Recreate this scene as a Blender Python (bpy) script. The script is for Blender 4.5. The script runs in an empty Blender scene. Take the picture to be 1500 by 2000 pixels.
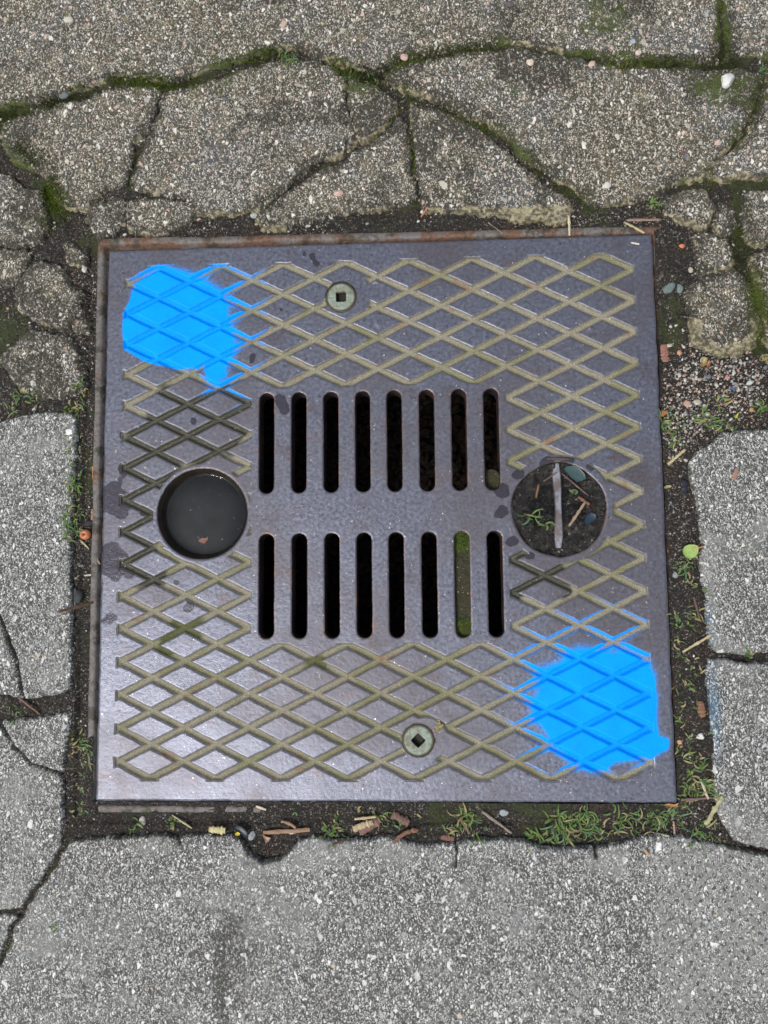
import bpy, math, random
import numpy as np
from mathutils import Matrix, Vector
random.seed(7); rng = np.random.default_rng(7)
S = bpy.context.scene
# ------------------------------------------------------------------ camera
RCW = [[0.9988328404, 0.0139420152, 0.0462447466],
       [-0.0096625594, 0.9957577710, -0.0915046253],
       [-0.0473243265, 0.0909509822, 0.9947302785]]
CAM = (0.04417438, -0.07549359, 0.82389216)
cd = bpy.data.cameras.new('camera'); cam = bpy.data.objects.new('camera', cd); S.collection.objects.link(cam)
cd.sensor_fit = 'VERTICAL'; cd.sensor_height = 34.6; cd.lens = 26.0
cd.clip_start = 0.01; cd.clip_end = 200
m = Matrix(RCW).to_4x4(); m.translation = Vector(CAM); cam.matrix_world = m
S.camera = cam
S.render.resolution_x = 768; S.render.resolution_y = 1024
# ------------------------------------------------------------------ sky and sun (bright overcast, light from the lower left of the view)
SUN_EL, SUN_AZ = math.radians(57), math.radians(226)       # azimuth clockwise from +y
W = bpy.data.worlds.new('World'); S.world = W; W.use_nodes = True
wn = W.node_tree; wn.nodes.clear()
sky = wn.nodes.new('ShaderNodeTexSky'); sky.sky_type = 'NISHITA'; sky.sun_disc = False
sky.sun_elevation = SUN_EL; sky.sun_rotation = SUN_AZ; sky.air_density = 1.0; sky.dust_density = 3.0; sky.ozone_density = 1.0
hsv = wn.nodes.new('ShaderNodeHueSaturation'); hsv.inputs['Saturation'].default_value = 0.46
bg = wn.nodes.new('ShaderNodeBackground'); bg.inputs['Strength'].default_value = 0.13
wo = wn.nodes.new('ShaderNodeOutputWorld')
wn.links.new(sky.outputs[0], hsv.inputs['Color']); wn.links.new(hsv.outputs[0], bg.inputs[0]); wn.links.new(bg.outputs[0], wo.inputs[0])
sl = bpy.data.lights.new('sun', 'SUN'); sl.energy = 1.7; sl.angle = math.radians(13); sl.color = (1.0, 0.965, 0.91)
so = bpy.data.objects.new('sun', sl); S.collection.objects.link(so)
sd = Vector((math.sin(SUN_AZ) * math.cos(SUN_EL), math.cos(SUN_AZ) * math.cos(SUN_EL), math.sin(SUN_EL)))
so.rotation_euler = sd.to_track_quat('Z', 'Y').to_euler(); so.location = sd * 5
S.view_settings.view_transform = 'Standard'; S.view_settings.look = 'None'
S.view_settings.exposure = 0.35; S.view_settings.gamma = 1.0
S.render.engine = 'CYCLES'

# ------------------------------------------------------------------ helpers: a point of the photo to a point on the ground plane
RM = np.array(RCW); CC = np.array(CAM)
def U(px, py, z=0.0):
    d = RM @ np.array([(px - 750) / 1503.0, (1000 - py) / 1503.0, -1.0]); t = (z - CC[2]) / d[2]
    q = CC + t * d; return (q[0], q[1])
def UP(pts, z=0.0): return np.array([U(a, b, z) for a, b in pts])
PX = 0.000548

def _h(ix, iy, s):
    v = np.sin(ix * 127.1 + iy * 311.7 + s * 74.7) * 43758.5453
    return v - np.floor(v)
def vn(x, y, s=0):
    ix = np.floor(x); iy = np.floor(y); fx = x - ix; fy = y - iy
    fx = fx * fx * (3 - 2 * fx); fy = fy * fy * (3 - 2 * fy)
    return (_h(ix, iy, s) * (1 - fx) + _h(ix + 1, iy, s) * fx) * (1 - fy) + (_h(ix, iy + 1, s) * (1 - fx) + _h(ix + 1, iy + 1, s) * fx) * fy
def fbm(x, y, sc, oc=4, s=0):
    a = 0.5; t = 0; n = 0
    for i in range(oc):
        t = t + a * vn(x * sc + 13.7 * i, y * sc - 7.3 * i, s + i); n += a; a *= 0.5; sc *= 2.03
    return t / n - 0.5                                     # about -0.5..0.5
def sst(a, b, x):
    t = np.clip((x - a) / (b - a), 0, 1); return t * t * (3 - 2 * t)
def seg_d(x, y, a, b):
    dx, dy = b[0] - a[0], b[1] - a[1]; L = dx * dx + dy * dy + 1e-12
    t = np.clip(((x - a[0]) * dx + (y - a[1]) * dy) / L, 0, 1)
    return np.hypot(x - a[0] - t * dx, y - a[1] - t * dy)
def poly_sd(x, y, P):                                      # signed distance, negative inside
    d = np.full(x.shape, 1e9); ins = np.zeros(x.shape, bool); n = len(P)
    for i in range(n):
        a = P[i]; b = P[(i + 1) % n]
        d = np.minimum(d, seg_d(x, y, a, b))
        c = ((a[1] > y) != (b[1] > y)) & (x < (b[0] - a[0]) * (y - a[1]) / (b[1] - a[1] + 1e-15) + a[0])
        ins ^= c
    return np.where(ins, -d, d)
def line_d(x, y, P):
    d = np.full(x.shape, 1e9)
    for i in range(len(P) - 1): d = np.minimum(d, seg_d(x, y, P[i], P[i + 1]))
    return d
def box_sd(x, y, hx, hy, cx=0, cy=0, r=0):
    qx = np.abs(x - cx) - hx + r; qy = np.abs(y - cy) - hy + r
    return np.hypot(np.maximum(qx, 0), np.maximum(qy, 0)) + np.minimum(np.maximum(qx, qy), 0) - r

# ------------------------------------------------------------------ objects
def finish(o, parent, label, cat, group, kind):
    S.collection.objects.link(o)
    if parent: o.parent = parent; o.location = Vector(o.location) - parent.location
    if label: o['label'] = label
    if cat: o['category'] = cat
    if group: o['group'] = group
    if kind: o['kind'] = kind
    return o
def npmesh(name, V, F3, F4, mat, attrs=None, origin=None, parent=None, label=None, cat=None, group=None, kind=None, smooth=True, mats=None, midx=None):
    V = np.asarray(V, float)
    if origin is None: origin = (float(V[:, 0].mean()), float(V[:, 1].mean()), float(V[:, 2].min()))
    me = bpy.data.meshes.new(name)
    n3 = len(F3); n4 = len(F4)
    idx = np.concatenate([np.asarray(F3, np.int32).ravel(), np.asarray(F4, np.int32).ravel()]).astype(np.int32)
    tot = np.concatenate([np.full(n3, 3), np.full(n4, 4)]).astype(np.int32)
    st = np.concatenate([[0], np.cumsum(tot)[:-1]]).astype(np.int32)
    me.vertices.add(len(V)); me.vertices.foreach_set('co', (V - np.array(origin)).astype(np.float32).ravel())
    me.loops.add(len(idx)); me.loops.foreach_set('vertex_index', idx)
    me.polygons.add(n3 + n4); me.polygons.foreach_set('loop_start', st); me.polygons.foreach_set('loop_total', tot)
    me.polygons.foreach_set('use_smooth', np.full(n3 + n4, smooth))
    me.update(calc_edges=True)
    for k, v in (attrs or {}).items():
        v = np.asarray(v, np.float32)
        if v.ndim == 2:
            a = me.attributes.new(k, 'FLOAT_COLOR', 'POINT'); a.data.foreach_set('color', np.c_[v, np.ones(len(v))].astype(np.float32).ravel())
        else:
            a = me.attributes.new(k, 'FLOAT', 'POINT'); a.data.foreach_set('value', v)
    me.materials.append(mat)
    me.validate()
    o = bpy.data.objects.new(name, me); o.location = origin
    return finish(o, parent, label, cat, group, kind)

def sheet(name, X, Y, sd, Z, h, mat, attrs=None, wall=None, **kw):
    """height-field mesh on a regular grid, trimmed cleanly to sd<0, with optional side walls down to z=wall"""
    gy, gx = np.gradient(sd, h); g = np.hypot(gx, gy) + 1e-9
    sn = np.abs(sd) < 0.62 * h
    X = np.where(sn, X - sd * gx / g, X); Y = np.where(sn, Y - sd * gy / g, Y)
    ins = (sd < 0) | sn
    ny, nx = sd.shape; I = np.arange(ny * nx).reshape(ny, nx)
    q = np.stack([I[:-1, :-1], I[:-1, 1:], I[1:, 1:], I[1:, :-1]], -1).reshape(-1, 4)
    c = ins.ravel()[q]; core = (sd.ravel()[q] < 0).any(1); n = c.sum(1)
    Q = q[(n == 4) & core]
    t = q[(n == 3) & core]; ct = c[(n == 3) & core]
    T = np.array([r[m_] for r, m_ in zip(t, ct)], dtype=np.int64).reshape(-1, 3)
    used = np.zeros(ny * nx, bool); used[Q.ravel()] = True
    if len(T): used[T.ravel()] = True
    rm = -np.ones(ny * nx, np.int64); rm[used] = np.arange(used.sum())
    V = np.stack([X.ravel(), Y.ravel(), Z.ravel()], 1)[used]; Q = rm[Q]; T = rm[T] if len(T) else T
    A = {k: v.reshape(ny * nx, *v.shape[2:])[used] for k, v in (attrs or {}).items()}
    if wall is not None:
        E = [Q[:, [i, (i + 1) % 4]] for i in range(4)]
        if len(T): E += [T[:, [i, (i + 1) % 3]] for i in range(3)]
        E = np.concatenate(E); key = np.sort(E, 1); kk = key[:, 0] * (len(V) + 1) + key[:, 1]
        _, inv, cnt = np.unique(kk, return_inverse=True, return_counts=True)
        B = E[cnt[inv.ravel()] == 1]
        bv, b2 = np.unique(B.ravel(), return_inverse=True); b2 = b2.reshape(-1, 2); nb = len(bv); n0 = len(V)
        top = V[bv]; low = top.copy(); low[:, 2] = wall
        V = np.concatenate([V, top, low])
        Qw = np.stack([n0 + b2[:, 0], n0 + nb + b2[:, 0], n0 + nb + b2[:, 1], n0 + b2[:, 1]], 1)
        Q = np.concatenate([Q, Qw])
        for k in A: A[k] = np.concatenate([A[k], A[k][bv], A[k][bv]])
    return npmesh(name, V, T if len(T) else np.zeros((0, 3), int), Q, mat, A, **kw)

# ------------------------------------------------------------------ node helper
class N:
    def __init__(s, name):
        s.m = bpy.data.materials.new(name); s.m.use_nodes = True; s.t = s.m.node_tree; s.t.nodes.clear()
        s.out = s.t.nodes.new('ShaderNodeOutputMaterial'); s.b = s.t.nodes.new('ShaderNodeBsdfPrincipled')
        s.t.links.new(s.b.outputs[0], s.out.inputs[0]); s.pos = s.n('ShaderNodeNewGeometry').outputs['Position']
    def n(s, k, **kw):
        a = s.t.nodes.new(k)
        for q, v in kw.items(): setattr(a, q, v)
        return a
    def put(s, sock, v):
        if isinstance(v, bpy.types.NodeSocket): s.t.links.new(v, sock)
        elif isinstance(v, (tuple, list)) and len(v) == 3 and sock.type == 'RGBA': sock.default_value = (*v, 1)
        else: sock.default_value = v
    def set(s, **kw):
        for k, v in kw.items(): s.put(s.b.inputs[k.replace('_', ' ')], v)
    def ma(s, op, a, b=0.0, clamp=False):
        x = s.n('ShaderNodeMath', operation=op, use_clamp=clamp); s.put(x.inputs[0], a); s.put(x.inputs[1], b); return x.outputs[0]
    def ramp(s, v, a, b, lo=0.0, hi=1.0):
        x = s.n('ShaderNodeMapRange', interpolation_type='SMOOTHSTEP'); s.put(x.inputs[0], v)
        for i, q in enumerate((a, b, lo, hi)): s.put(x.inputs[i + 1], q)
        return x.outputs[0]
    def mix(s, f, a, b):
        x = s.n('ShaderNodeMix', data_type='RGBA', clamp_factor=True); s.put(x.inputs['Factor'], f); s.put(x.inputs[6], a); s.put(x.inputs[7], b); return x.outputs[2]
    def noise(s, sc, det=4, rough=0.55, vec=None, w=0.0):
        x = s.n('ShaderNodeTexNoise', noise_dimensions='3D'); s.put(x.inputs['Vector'], vec or s.off(w)); x.inputs['Scale'].default_value = sc
        x.inputs['Detail'].default_value = det; x.inputs['Roughness'].default_value = rough; return x.outputs[0]
    def off(s, w, vec=None):
        x = s.n('ShaderNodeVectorMath', operation='ADD'); s.put(x.inputs[0], vec or s.pos); x.inputs[1].default_value = (w, w * 1.7, w * .3); return x.outputs[0]
    def warp(s, amt, sc, vec=None):
        v = vec or s.pos
        x = s.n('ShaderNodeTexNoise'); s.put(x.inputs['Vector'], v); x.inputs['Scale'].default_value = sc; x.inputs['Detail'].default_value = 2
        a = s.n('ShaderNodeVectorMath', operation='SUBTRACT'); s.put(a.inputs[0], x.outputs['Color']); a.inputs[1].default_value = (.5, .5, .5)
        b = s.n('ShaderNodeVectorMath', operation='SCALE'); s.put(b.inputs[0], a.outputs[0]); b.inputs[3].default_value = amt
        c = s.n('ShaderNodeVectorMath', operation='ADD'); s.put(c.inputs[0], v); s.put(c.inputs[1], b.outputs[0]); return c.outputs[0]
    def attr(s, name, col=False):
        x = s.n('ShaderNodeAttribute', attribute_name=name); return x.outputs['Color'] if col else x.outputs['Fac']
    def chips(s, vec, sc, thr, gate, seed=0.0):
        """angular stones set in a matrix: mask, three random numbers per stone"""
        v = s.off(seed, vec)
        e = s.n('ShaderNodeTexVoronoi', voronoi_dimensions='2D', feature='DISTANCE_TO_EDGE'); s.put(e.inputs['Vector'], v); e.inputs['Scale'].default_value = sc
        f = s.n('ShaderNodeTexVoronoi', voronoi_dimensions='2D', feature='F1'); s.put(f.inputs['Vector'], v); f.inputs['Scale'].default_value = sc
        c = s.n('ShaderNodeSeparateColor'); s.put(c.inputs[0], f.outputs['Color'])
        t = s.ma('ADD', thr, s.ma('MULTIPLY', c.outputs[2], 0.16))
        msk = s.ramp(s.ma('SUBTRACT', e.outputs['Distance'], t), 0.0, 0.05)
        g = s.ramp(c.outputs[0], gate, gate + .01)
        return s.ma('MULTIPLY', msk, g), c.outputs[0], c.outputs[1], c.outputs[2]
    def cr(s, v, stops, interp='LINEAR'):
        x = s.n('ShaderNodeValToRGB'); s.put(x.inputs[0], v); r = x.color_ramp; r.interpolation = interp
        while len(r.elements) > 1: r.elements.remove(r.elements[-1])
        r.elements[0].position = stops[0][0]; r.elements[0].color = (*stops[0][1], 1)
        for p, c in stops[1:]:
            e = r.elements.new(p); e.color = (*c, 1)
        return x.outputs[0]
    def bump(s, h, dist, strength=1.0, prev=None):
        x = s.n('ShaderNodeBump'); s.put(x.inputs['Height'], h); x.inputs['Distance'].default_value = dist; x.inputs['Strength'].default_value = strength
        if prev: s.put(x.inputs['Normal'], prev)
        return x.outputs[0]

# ------------------------------------------------------------------ materials
def slab_mat(name, old):
    n = N(name)
    wv = n.warp(0.0030, 260, n.warp(0.006, 45))
    st = n.n('ShaderNodeMapping'); n.put(st.inputs[0], wv); st.inputs['Rotation'].default_value = (0, 0, .5 if old else 1.1); st.inputs['Scale'].default_value = (1.0, 0.72, 1)
    v = st.outputs[0]
    big, b0, b1, b2 = n.chips(v, 140, .15, .93 if old else .965, 3)
    med, m0, m1, m2 = n.chips(v, 250, .16, .77 if old else .79, 7)
    sml, s0, s1, s2 = n.chips(v, 430, .13, .67 if old else .63, 11)
    tin, t0, t1, t2 = n.chips(v, 800, .08, .60 if old else .48, 17)
    nz = n.noise(9, 5, .6); nf = n.noise(420, 4, .7); nm = n.noise(60, 4, .65, w=4)
    if old:
        mat = n.cr(nf, [(.32, (.014, .0125, .008)), (.5, (.068, .061, .041)), (.70, (.195, .174, .118))])
        mat = n.mix(n.ramp(nz, .42, .68), mat, n.cr(nf, [(.32, (.024, .025, .026)), (.68, (.140, .142, .138))]))
        mat = n.mix(n.ramp(nm, .50, .70, 0, .6), mat, (.175, .145, .080))
        pal = [(0, (.54, .51, .42)), (.2, (.70, .67, .59)), (.42, (.42, .39, .32)), (.57, (.60, .43, .36)), (.64, (.74, .71, .64)), (.8, (.36, .35, .32)), (.91, (.50, .37, .29)), (.96, (.13, .15, .16))]
    else:
        mat = n.cr(nf, [(.30, (.021, .021, .020)), (.5, (.074, .074, .070)), (.70, (.190, .190, .179))])
        skin = n.ramp(n.ma('ADD', n.noise(11, 7, .72, w=9), n.ma('MULTIPLY', n.attr('skin'), .3)), .50, .68)
        mat = n.mix(n.ma('MULTIPLY', skin, .7), mat, n.cr(nf, [(.3, (.105, .106, .101)), (.7, (.255, .257, .243))]))
        mat = n.mix(n.ramp(nz, .52, .75, 0, .45), mat, (.13, .125, .095))
        pal = [(0, (.54, .545, .52)), (.25, (.74, .745, .72)), (.5, (.40, .405, .39)), (.68, (.64, .64, .615)), (.88, (.32, .33, .34)), (.97, (.55, .46, .36))]
    dirt = n.attr('dirt'); dn = n.noise(85, 5, .7, w=16)
    df = n.ramp(n.ma('ADD', dirt, n.ma('MULTIPLY', n.ma('SUBTRACT', dn, .5), 1.3)), .38, .78)
    dcol = n.cr(nf, [(.3, (.014, .013, .009)), (.7, (.062, .055, .038))] if old else [(.3, (.016, .016, .014)), (.7, (.066, .063, .052))])
    mat = n.mix(n.ma('MULTIPLY', df, .9), mat, dcol)
    col = mat
    for mk_, r, k in ((tin, t1, .75), (sml, s1, .85), (med, m1, .95), (big, b1, 1.0)):
        col = n.mix(n.ma('MULTIPLY', mk_, n.ma('ADD', k - .15, n.ma('MULTIPLY', nm, .3))), col, n.cr(r, pal, 'CONSTANT'))
    if not old:
        col = n.mix(n.ma('MULTIPLY', skin, n.ramp(n.noise(150, 3, w=2), .42, .6, 0, .7)), col, (.20, .203, .195))
    etint = n.attr('edge_tint'); ln = n.noise(130, 5, .7, w=6)
    lf = n.ramp(n.ma('ADD', etint, n.ma('MULTIPLY', n.ma('SUBTRACT', ln, .5), 1.5)), .45, .75)
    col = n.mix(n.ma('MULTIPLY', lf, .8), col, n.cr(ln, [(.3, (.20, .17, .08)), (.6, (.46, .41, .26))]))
    col = n.mix(n.ma('MULTIPLY', df, n.ramp(n.noise(240, 3, w=19), .38, .60, .15, .85)), col, dcol)
    moss = n.attr('moss'); mf = n.ramp(n.ma('ADD', moss, n.ma('MULTIPLY', n.ma('SUBTRACT', n.noise(120, 6, .8, w=26), .5), 2.6)), .50, .8)
    col = n.mix(n.ma('MULTIPLY', mf, .85), col, n.cr(nf, [(.3, (.018, .028, .004)), (.7, (.075, .10, .014))]))
    pt = n.attr('paint'); pf = n.ramp(n.ma('ADD', pt, n.ma('MULTIPLY', n.ma('SUBTRACT', n.noise(500, 3, .7, w=36), .5), 1.2)), .35, 1.0)
    col = n.mix(n.ma('MULTIPLY', pf, .55), col, (.03, .20, .38))
    crk = n.attr('crack'); col = n.mix(crk, col, (.02, .018, .014))  # cracks coloured dark brown
    hgt = n.ma('ADD', n.ma('ADD', n.ma('MULTIPLY', big, .9), n.ma('MULTIPLY', med, .6)), n.ma('ADD', n.ma('MULTIPLY', sml, .35), n.ma('MULTIPLY', nf, .8)))
    nr = n.bump(hgt, .0016 if old else .0010, .9); nr = n.bump(n.noise(1500, 3, .6), .0004, .6, nr)
    n.set(Base_Color=col, Roughness=n.ramp(nz, .3, .7, .62, .85), Normal=nr); n.b.inputs['Specular IOR Level'].default_value = .38
    return n.m
M_OLD = slab_mat('weathered_concrete', True); M_NEW = slab_mat('grey_exposed_aggregate', False)

n = N('soil')
nf = n.noise(330, 6, .7); nl = n.noise(28, 4, .6, w=3)
col = n.cr(nf, [(.30, (.004, .0035, .003)), (.5, (.016, .0135, .010)), (.72, (.070, .058, .042))])
col = n.mix(n.ramp(nl, .5, .7, 0, .6), col, n.cr(nf, [(.3, (.015, .009, .006)), (.7, (.075, .043, .028))]))
g1, a0, a1, a2 = n.chips(n.warp(.002, 200), 420, .12, .80, 1.3)
g2, c0, c1, c2 = n.chips(n.warp(.002, 200), 800, .10, .78, 2.9)
pal = [(0, (.42, .38, .32)), (.4, (.30, .22, .17)), (.6, (.16, .14, .12)), (.8, (.5, .48, .44))]
gm = n.attr('grit')
col = n.mix(n.ma('MULTIPLY', g2, n.ma('MULTIPLY', gm, .8)), col, n.cr(c1, pal, 'CONSTANT'))
col = n.mix(n.ma('MULTIPLY', g1, gm), col, n.cr(a1, pal, 'CONSTANT'))
mf = n.ramp(n.ma('ADD', n.attr('moss'), n.ma('MULTIPLY', n.ma('SUBTRACT', n.noise(70, 5, .7, w=6), .5), 1.4)), .42, .75)
col = n.mix(n.ma('MULTIPLY', mf, .85), col, n.cr(nf, [(.3, (.014, .020, .004)), (.7, (.060, .075, .014))]))
nr = n.bump(n.ma('ADD', nf, n.ma('MULTIPLY', g1, .4)), .0045, 1.0)
n.set(Base_Color=col, Roughness=n.ramp(nl, .35, .65, .55, .9), Normal=nr)
M_SOIL = n.m

# cast iron of the cover, with dirt in the grooves, shade painted along their edges, blue spray paint, wet patches and rust as marks of the surface
n = N('cast_iron_cover')
nf = n.noise(260, 5, .65); nl = n.noise(7, 4, .6, w=2); nmid = n.noise(38, 5, .6, w=5); fine = n.noise(1100, 3, .65)
base = n.cr(nf, [(.3, (.094, .101, .134)), (.5, (.146, .154, .196)), (.7, (.206, .215, .262))])
base = n.mix(n.ramp(nl, .42, .66, 0, .6), base, (.105, .092, .098))
base = n.mix(n.ramp(nmid, .56, .74, 0, .45), base, (.15, .10, .085))
base = n.mix(n.ramp(n.noise(17, 5, .7, w=81), .54, .68, 0, .45), base, (.095, .075, .072))
base = n.mix(n.ramp(n.noise(170, 4, .75, w=51), .62, .74, 0, .55), base, (.055, .042, .045))
base = n.mix(n.ramp(n.noise(420, 4, .75, w=61), .67, .75, 0, .3), base, (.32, .31, .33))
sp, p0, p1, p2 = n.chips(n.warp(.003, 150), 260, .24, .90, 5.5)
base = n.mix(n.ma('MULTIPLY', sp, n.ramp(nmid, .45, .65, .0, .8)), base, n.cr(p1, [(0, (.045, .035, .035)), (.75, (.30, .27, .23)), (.93, (.5, .48, .45))], 'CONSTANT'))
d1, e0, e1, e2 = n.chips(n.warp(.004, 200), 520, .22, .983, 9.5)
base = n.mix(d1, base, (.62, .61, .58))
rf = n.ramp(n.ma('ADD', n.attr('rust'), n.ma('MULTIPLY', n.ma('SUBTRACT', nmid, .5), 1.2)), .45, .75)
base = n.mix(n.ma('MULTIPLY', rf, .8), base, n.cr(nf, [(.3, (.07, .032, .018)), (.7, (.22, .10, .055))]))
gr = n.attr('groove'); wet = n.attr('wet'); gn = n.noise(900, 4, .7, w=1); gl = n.noise(16, 4, .6, w=8)
gc = n.cr(gn, [(.28, (.115, .104, .074)), (.5, (.250, .232, .170)), (.72, (.46, .435, .34))])
gc = n.mix(n.ramp(gl, .46, .62, 0, .75), gc, n.cr(gn, [(.3, (.095, .095, .048)), (.7, (.28, .275, .15))]))
gc = n.mix(n.ramp(n.noise(30, 4, .6, w=14), .58, .70, 0, .7), gc, n.cr(gn, [(.3, (.16, .085, .05)), (.7, (.33, .20, .13))]))
ged = n.ma('MULTIPLY', n.attr('gedge_shade'), n.ramp(n.noise(140, 4, .7, w=71), .35, .6, .25, .85))
gc = n.mix(ged, gc, (.050, .040, .026))  # dark brown inside groove edges: mostly shade painted in, some dirt
gc = n.mix(n.attr('gmoss'), gc, n.cr(gn, [(.3, (.03, .038, .008)), (.7, (.11, .125, .03))]))
gc = n.mix(n.attr('gwet'), gc, n.cr(gn, [(.3, (.022, .022, .013)), (.7, (.062, .060, .038))]))
wf = n.ramp(n.ma('ADD', wet, n.ma('MULTIPLY', n.ma('SUBTRACT', n.noise(60, 5, .6, w=21), .5), .7)), .46, .54)
base = n.mix(n.ma('MULTIPLY', wf, .72), base, (.040, .035, .045))
gf = n.ramp(n.ma('ADD', gr, n.ma('MULTIPLY', n.ma('SUBTRACT', fine, .5), .5)), .25, .6)
base = n.mix(n.ma('MULTIPLY', n.ramp(n.attr('lip'), .1, 1.0), n.ramp(nf, .35, .6, .25, .9)), base, n.mix(n.ramp(nmid, .45, .6), (.045, .032, .028), (.17, .085, .05)))
col = n.mix(gf, base, n.mix(n.ma('MULTIPLY', d1, .7), gc, (.6, .57, .48)))
pt = n.attr('paint'); pn = n.noise(800, 5, .85, w=31)
pf = n.ramp(n.ma('ADD', pt, n.ma('MULTIPLY', n.ma('SUBTRACT', pn, .5), 1.5)), .40, .74)
worn = n.ramp(n.noise(120, 5, .75, w=41), .685, .72); pf = n.ma('MULTIPLY', pf, n.ma('SUBTRACT', 1.0, n.ma('MULTIPLY', worn, .85)))
col = n.mix(pf, col, n.mix(n.ramp(nmid, .3, .7), (.001, .325, 1.0), (.001, .285, .95)))
rough = n.mix(pf, n.mix(gf, n.ma('ADD', n.ramp(nf, .3, .7, .26, .40), n.ramp(nl, .35, .65, .0, .10)), (.9, .9, .9)), (.42, .42, .42))
wg = n.ma('MAXIMUM', n.ma('MULTIPLY', wf, n.ma('SUBTRACT', 1.0, gf)), n.attr('gwet'))
rough = n.mix(n.ma('MULTIPLY', wg, n.ma('SUBTRACT', 1.0, pf)), rough, (.2, .2, .2))
nr = n.bump(n.ma('ADD', n.ma('ADD', nf, nmid), n.ma('MULTIPLY', fine, .6)), .0005, .6)
nr = n.bump(n.ma('MULTIPLY', gf, gn), .0012, .7, nr)
n.set(Base_Color=col, Roughness=rough, Normal=nr, Metallic=n.ma('MULTIPLY', n.ma('SUBTRACT', 1.0, n.ma('MAXIMUM', gf, pf)), .62))
n.put(n.b.inputs['Specular IOR Level'], n.ma('SUBTRACT', .5, n.ma('MULTIPLY', pf, .42)))
M_IRON = n.m

def simple(name, c1, c2, sc=200, rough=.7, bump=.0006, spec=.4, c3=None, metal=0.0):
    n = N(name); f = n.noise(sc, 5, .65)
    col = n.cr(f, [(.3, c1), (.7, c2)])
    if c3: col = n.mix(n.ramp(n.noise(sc * .25, 4, .6, w=7), .5, .64), col, c3)
    n.set(Base_Color=col, Roughness=rough, Normal=n.bump(f, bump, .8), Metallic=metal); n.b.inputs['Specular IOR Level'].default_value = spec
    return n.m
n = N('rusty_frame'); nf = n.noise(240, 5, .7); nl = n.noise(30, 4, .6, w=3)
col = n.cr(nf, [(.3, (.085, .075, .068)), (.7, (.19, .175, .165))])
col = n.mix(n.ramp(n.ma('ADD', nl, n.ma('MULTIPLY', n.attr('rust'), .3)), .52, .68), col, n.cr(nf, [(.3, (.055, .030, .019)), (.7, (.20, .108, .068))]))
col = n.mix(n.ramp(n.noise(45, 4, .7, w=12), .50, .62, 0, .85), col, (.035, .033, .02))
n.set(Base_Color=col, Roughness=.62, Normal=n.bump(nf, .001, .8), Metallic=.15); M_FRAME = n.m
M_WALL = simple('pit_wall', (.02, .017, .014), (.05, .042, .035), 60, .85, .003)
M_WET = simple('wet_iron', (.007, .005, .003), (.028, .020, .011), 90, .42, .0015, .5)
n = N('silt_under_water'); nf = n.noise(38, 5, .65); col = n.cr(nf, [(.35, (.002, .004, .008)), (.65, (.014, .018, .026))])
col = n.mix(n.ramp(n.noise(70, 4, .6, w=5), .56, .68, 0, .6), col, (.022, .017, .014))
g1, a0, a1, a2 = n.chips(n.warp(.006, 90), 330, .26, .955, 2.2); col = n.mix(g1, col, (.22, .21, .19))
n.set(Base_Color=col, Roughness=.6); M_PLUG = n.m
M_BRONZE = None
n = N('verdigris_bolt'); nf = n.noise(700, 5, .7); r = n.attr('ring')
col = n.cr(nf, [(.3, (.11, .145, .115)), (.6, (.29, .345, .285))])
col = n.mix(n.ramp(n.noise(120, 4, .7, w=3), .46, .62, 0, .85), col, (.15, .145, .09))
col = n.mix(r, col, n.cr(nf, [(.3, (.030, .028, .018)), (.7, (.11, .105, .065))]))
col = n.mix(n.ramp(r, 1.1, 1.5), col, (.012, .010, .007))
n.set(Base_Color=col, Roughness=.6, Normal=n.bump(nf, .0006, .8), Metallic=.1); M_BOLT = n.m
M_BAR = simple('worn_iron_bar', (.15, .155, .18), (.36, .365, .41), 200, .36, .0006, .5, c3=(.16, .13, .13), metal=.35)
M_RUSTBAR = simple('rusted_iron', (.035, .022, .016), (.12, .07, .045), 220, .6, .0012)
n = N('wet_mud'); nf = n.noise(140, 6, .7); nl = n.noise(500, 4, .7, w=3)
col = n.cr(nf, [(.3, (.004, .0035, .003)), (.52, (.018, .016, .014)), (.70, (.075, .068, .060))])
col = n.mix(n.ramp(n.noise(50, 3, w=8), .55, .7, 0, .5), col, (.030, .019, .012))
g1, a0, a1, a2 = n.chips(n.warp(.006, 60), 420, .2, .90, 1.3)
col = n.mix(n.ma('MULTIPLY', g1, .8), col, n.cr(a1, [(0, (.35, .33, .28)), (.6, (.2, .14, .09))], 'CONSTANT'))
n.set(Base_Color=col, Roughness=n.ramp(nf, .35, .6, .08, .34), Normal=n.bump(n.ma('ADD', nf, n.ma('MULTIPLY', nl, .4)), .005, 1.0)); M_MUD = n.m
n = N('mossy_dirt'); nf = n.noise(600, 5, .7)
col = n.cr(nf, [(.3, (.018, .018, .008)), (.7, (.075, .070, .035))])
col = n.mix(n.ramp(n.ma('ADD', n.attr('moss'), n.ma('MULTIPLY', n.ma('SUBTRACT', n.noise(180, 4, .7), .5), 1.3)), .4, .7), col, n.cr(nf, [(.3, (.03, .05, .005)), (.7, (.12, .17, .025))]))
g1, a0, a1, a2 = n.chips(n.warp(.008, 90), 520, .2, .95, 1.3)
col = n.mix(g1, col, (.42, .38, .30))
n.set(Base_Color=col, Roughness=.85, Normal=n.bump(nf, .0025, 1)); M_MD = n.m
n = N('still_water'); n.set(Base_Color=(.8, .82, .78), Roughness=.02, IOR=1.33); n.b.inputs['Transmission Weight'].default_value = 1.0
M_WATER = n.m
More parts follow.
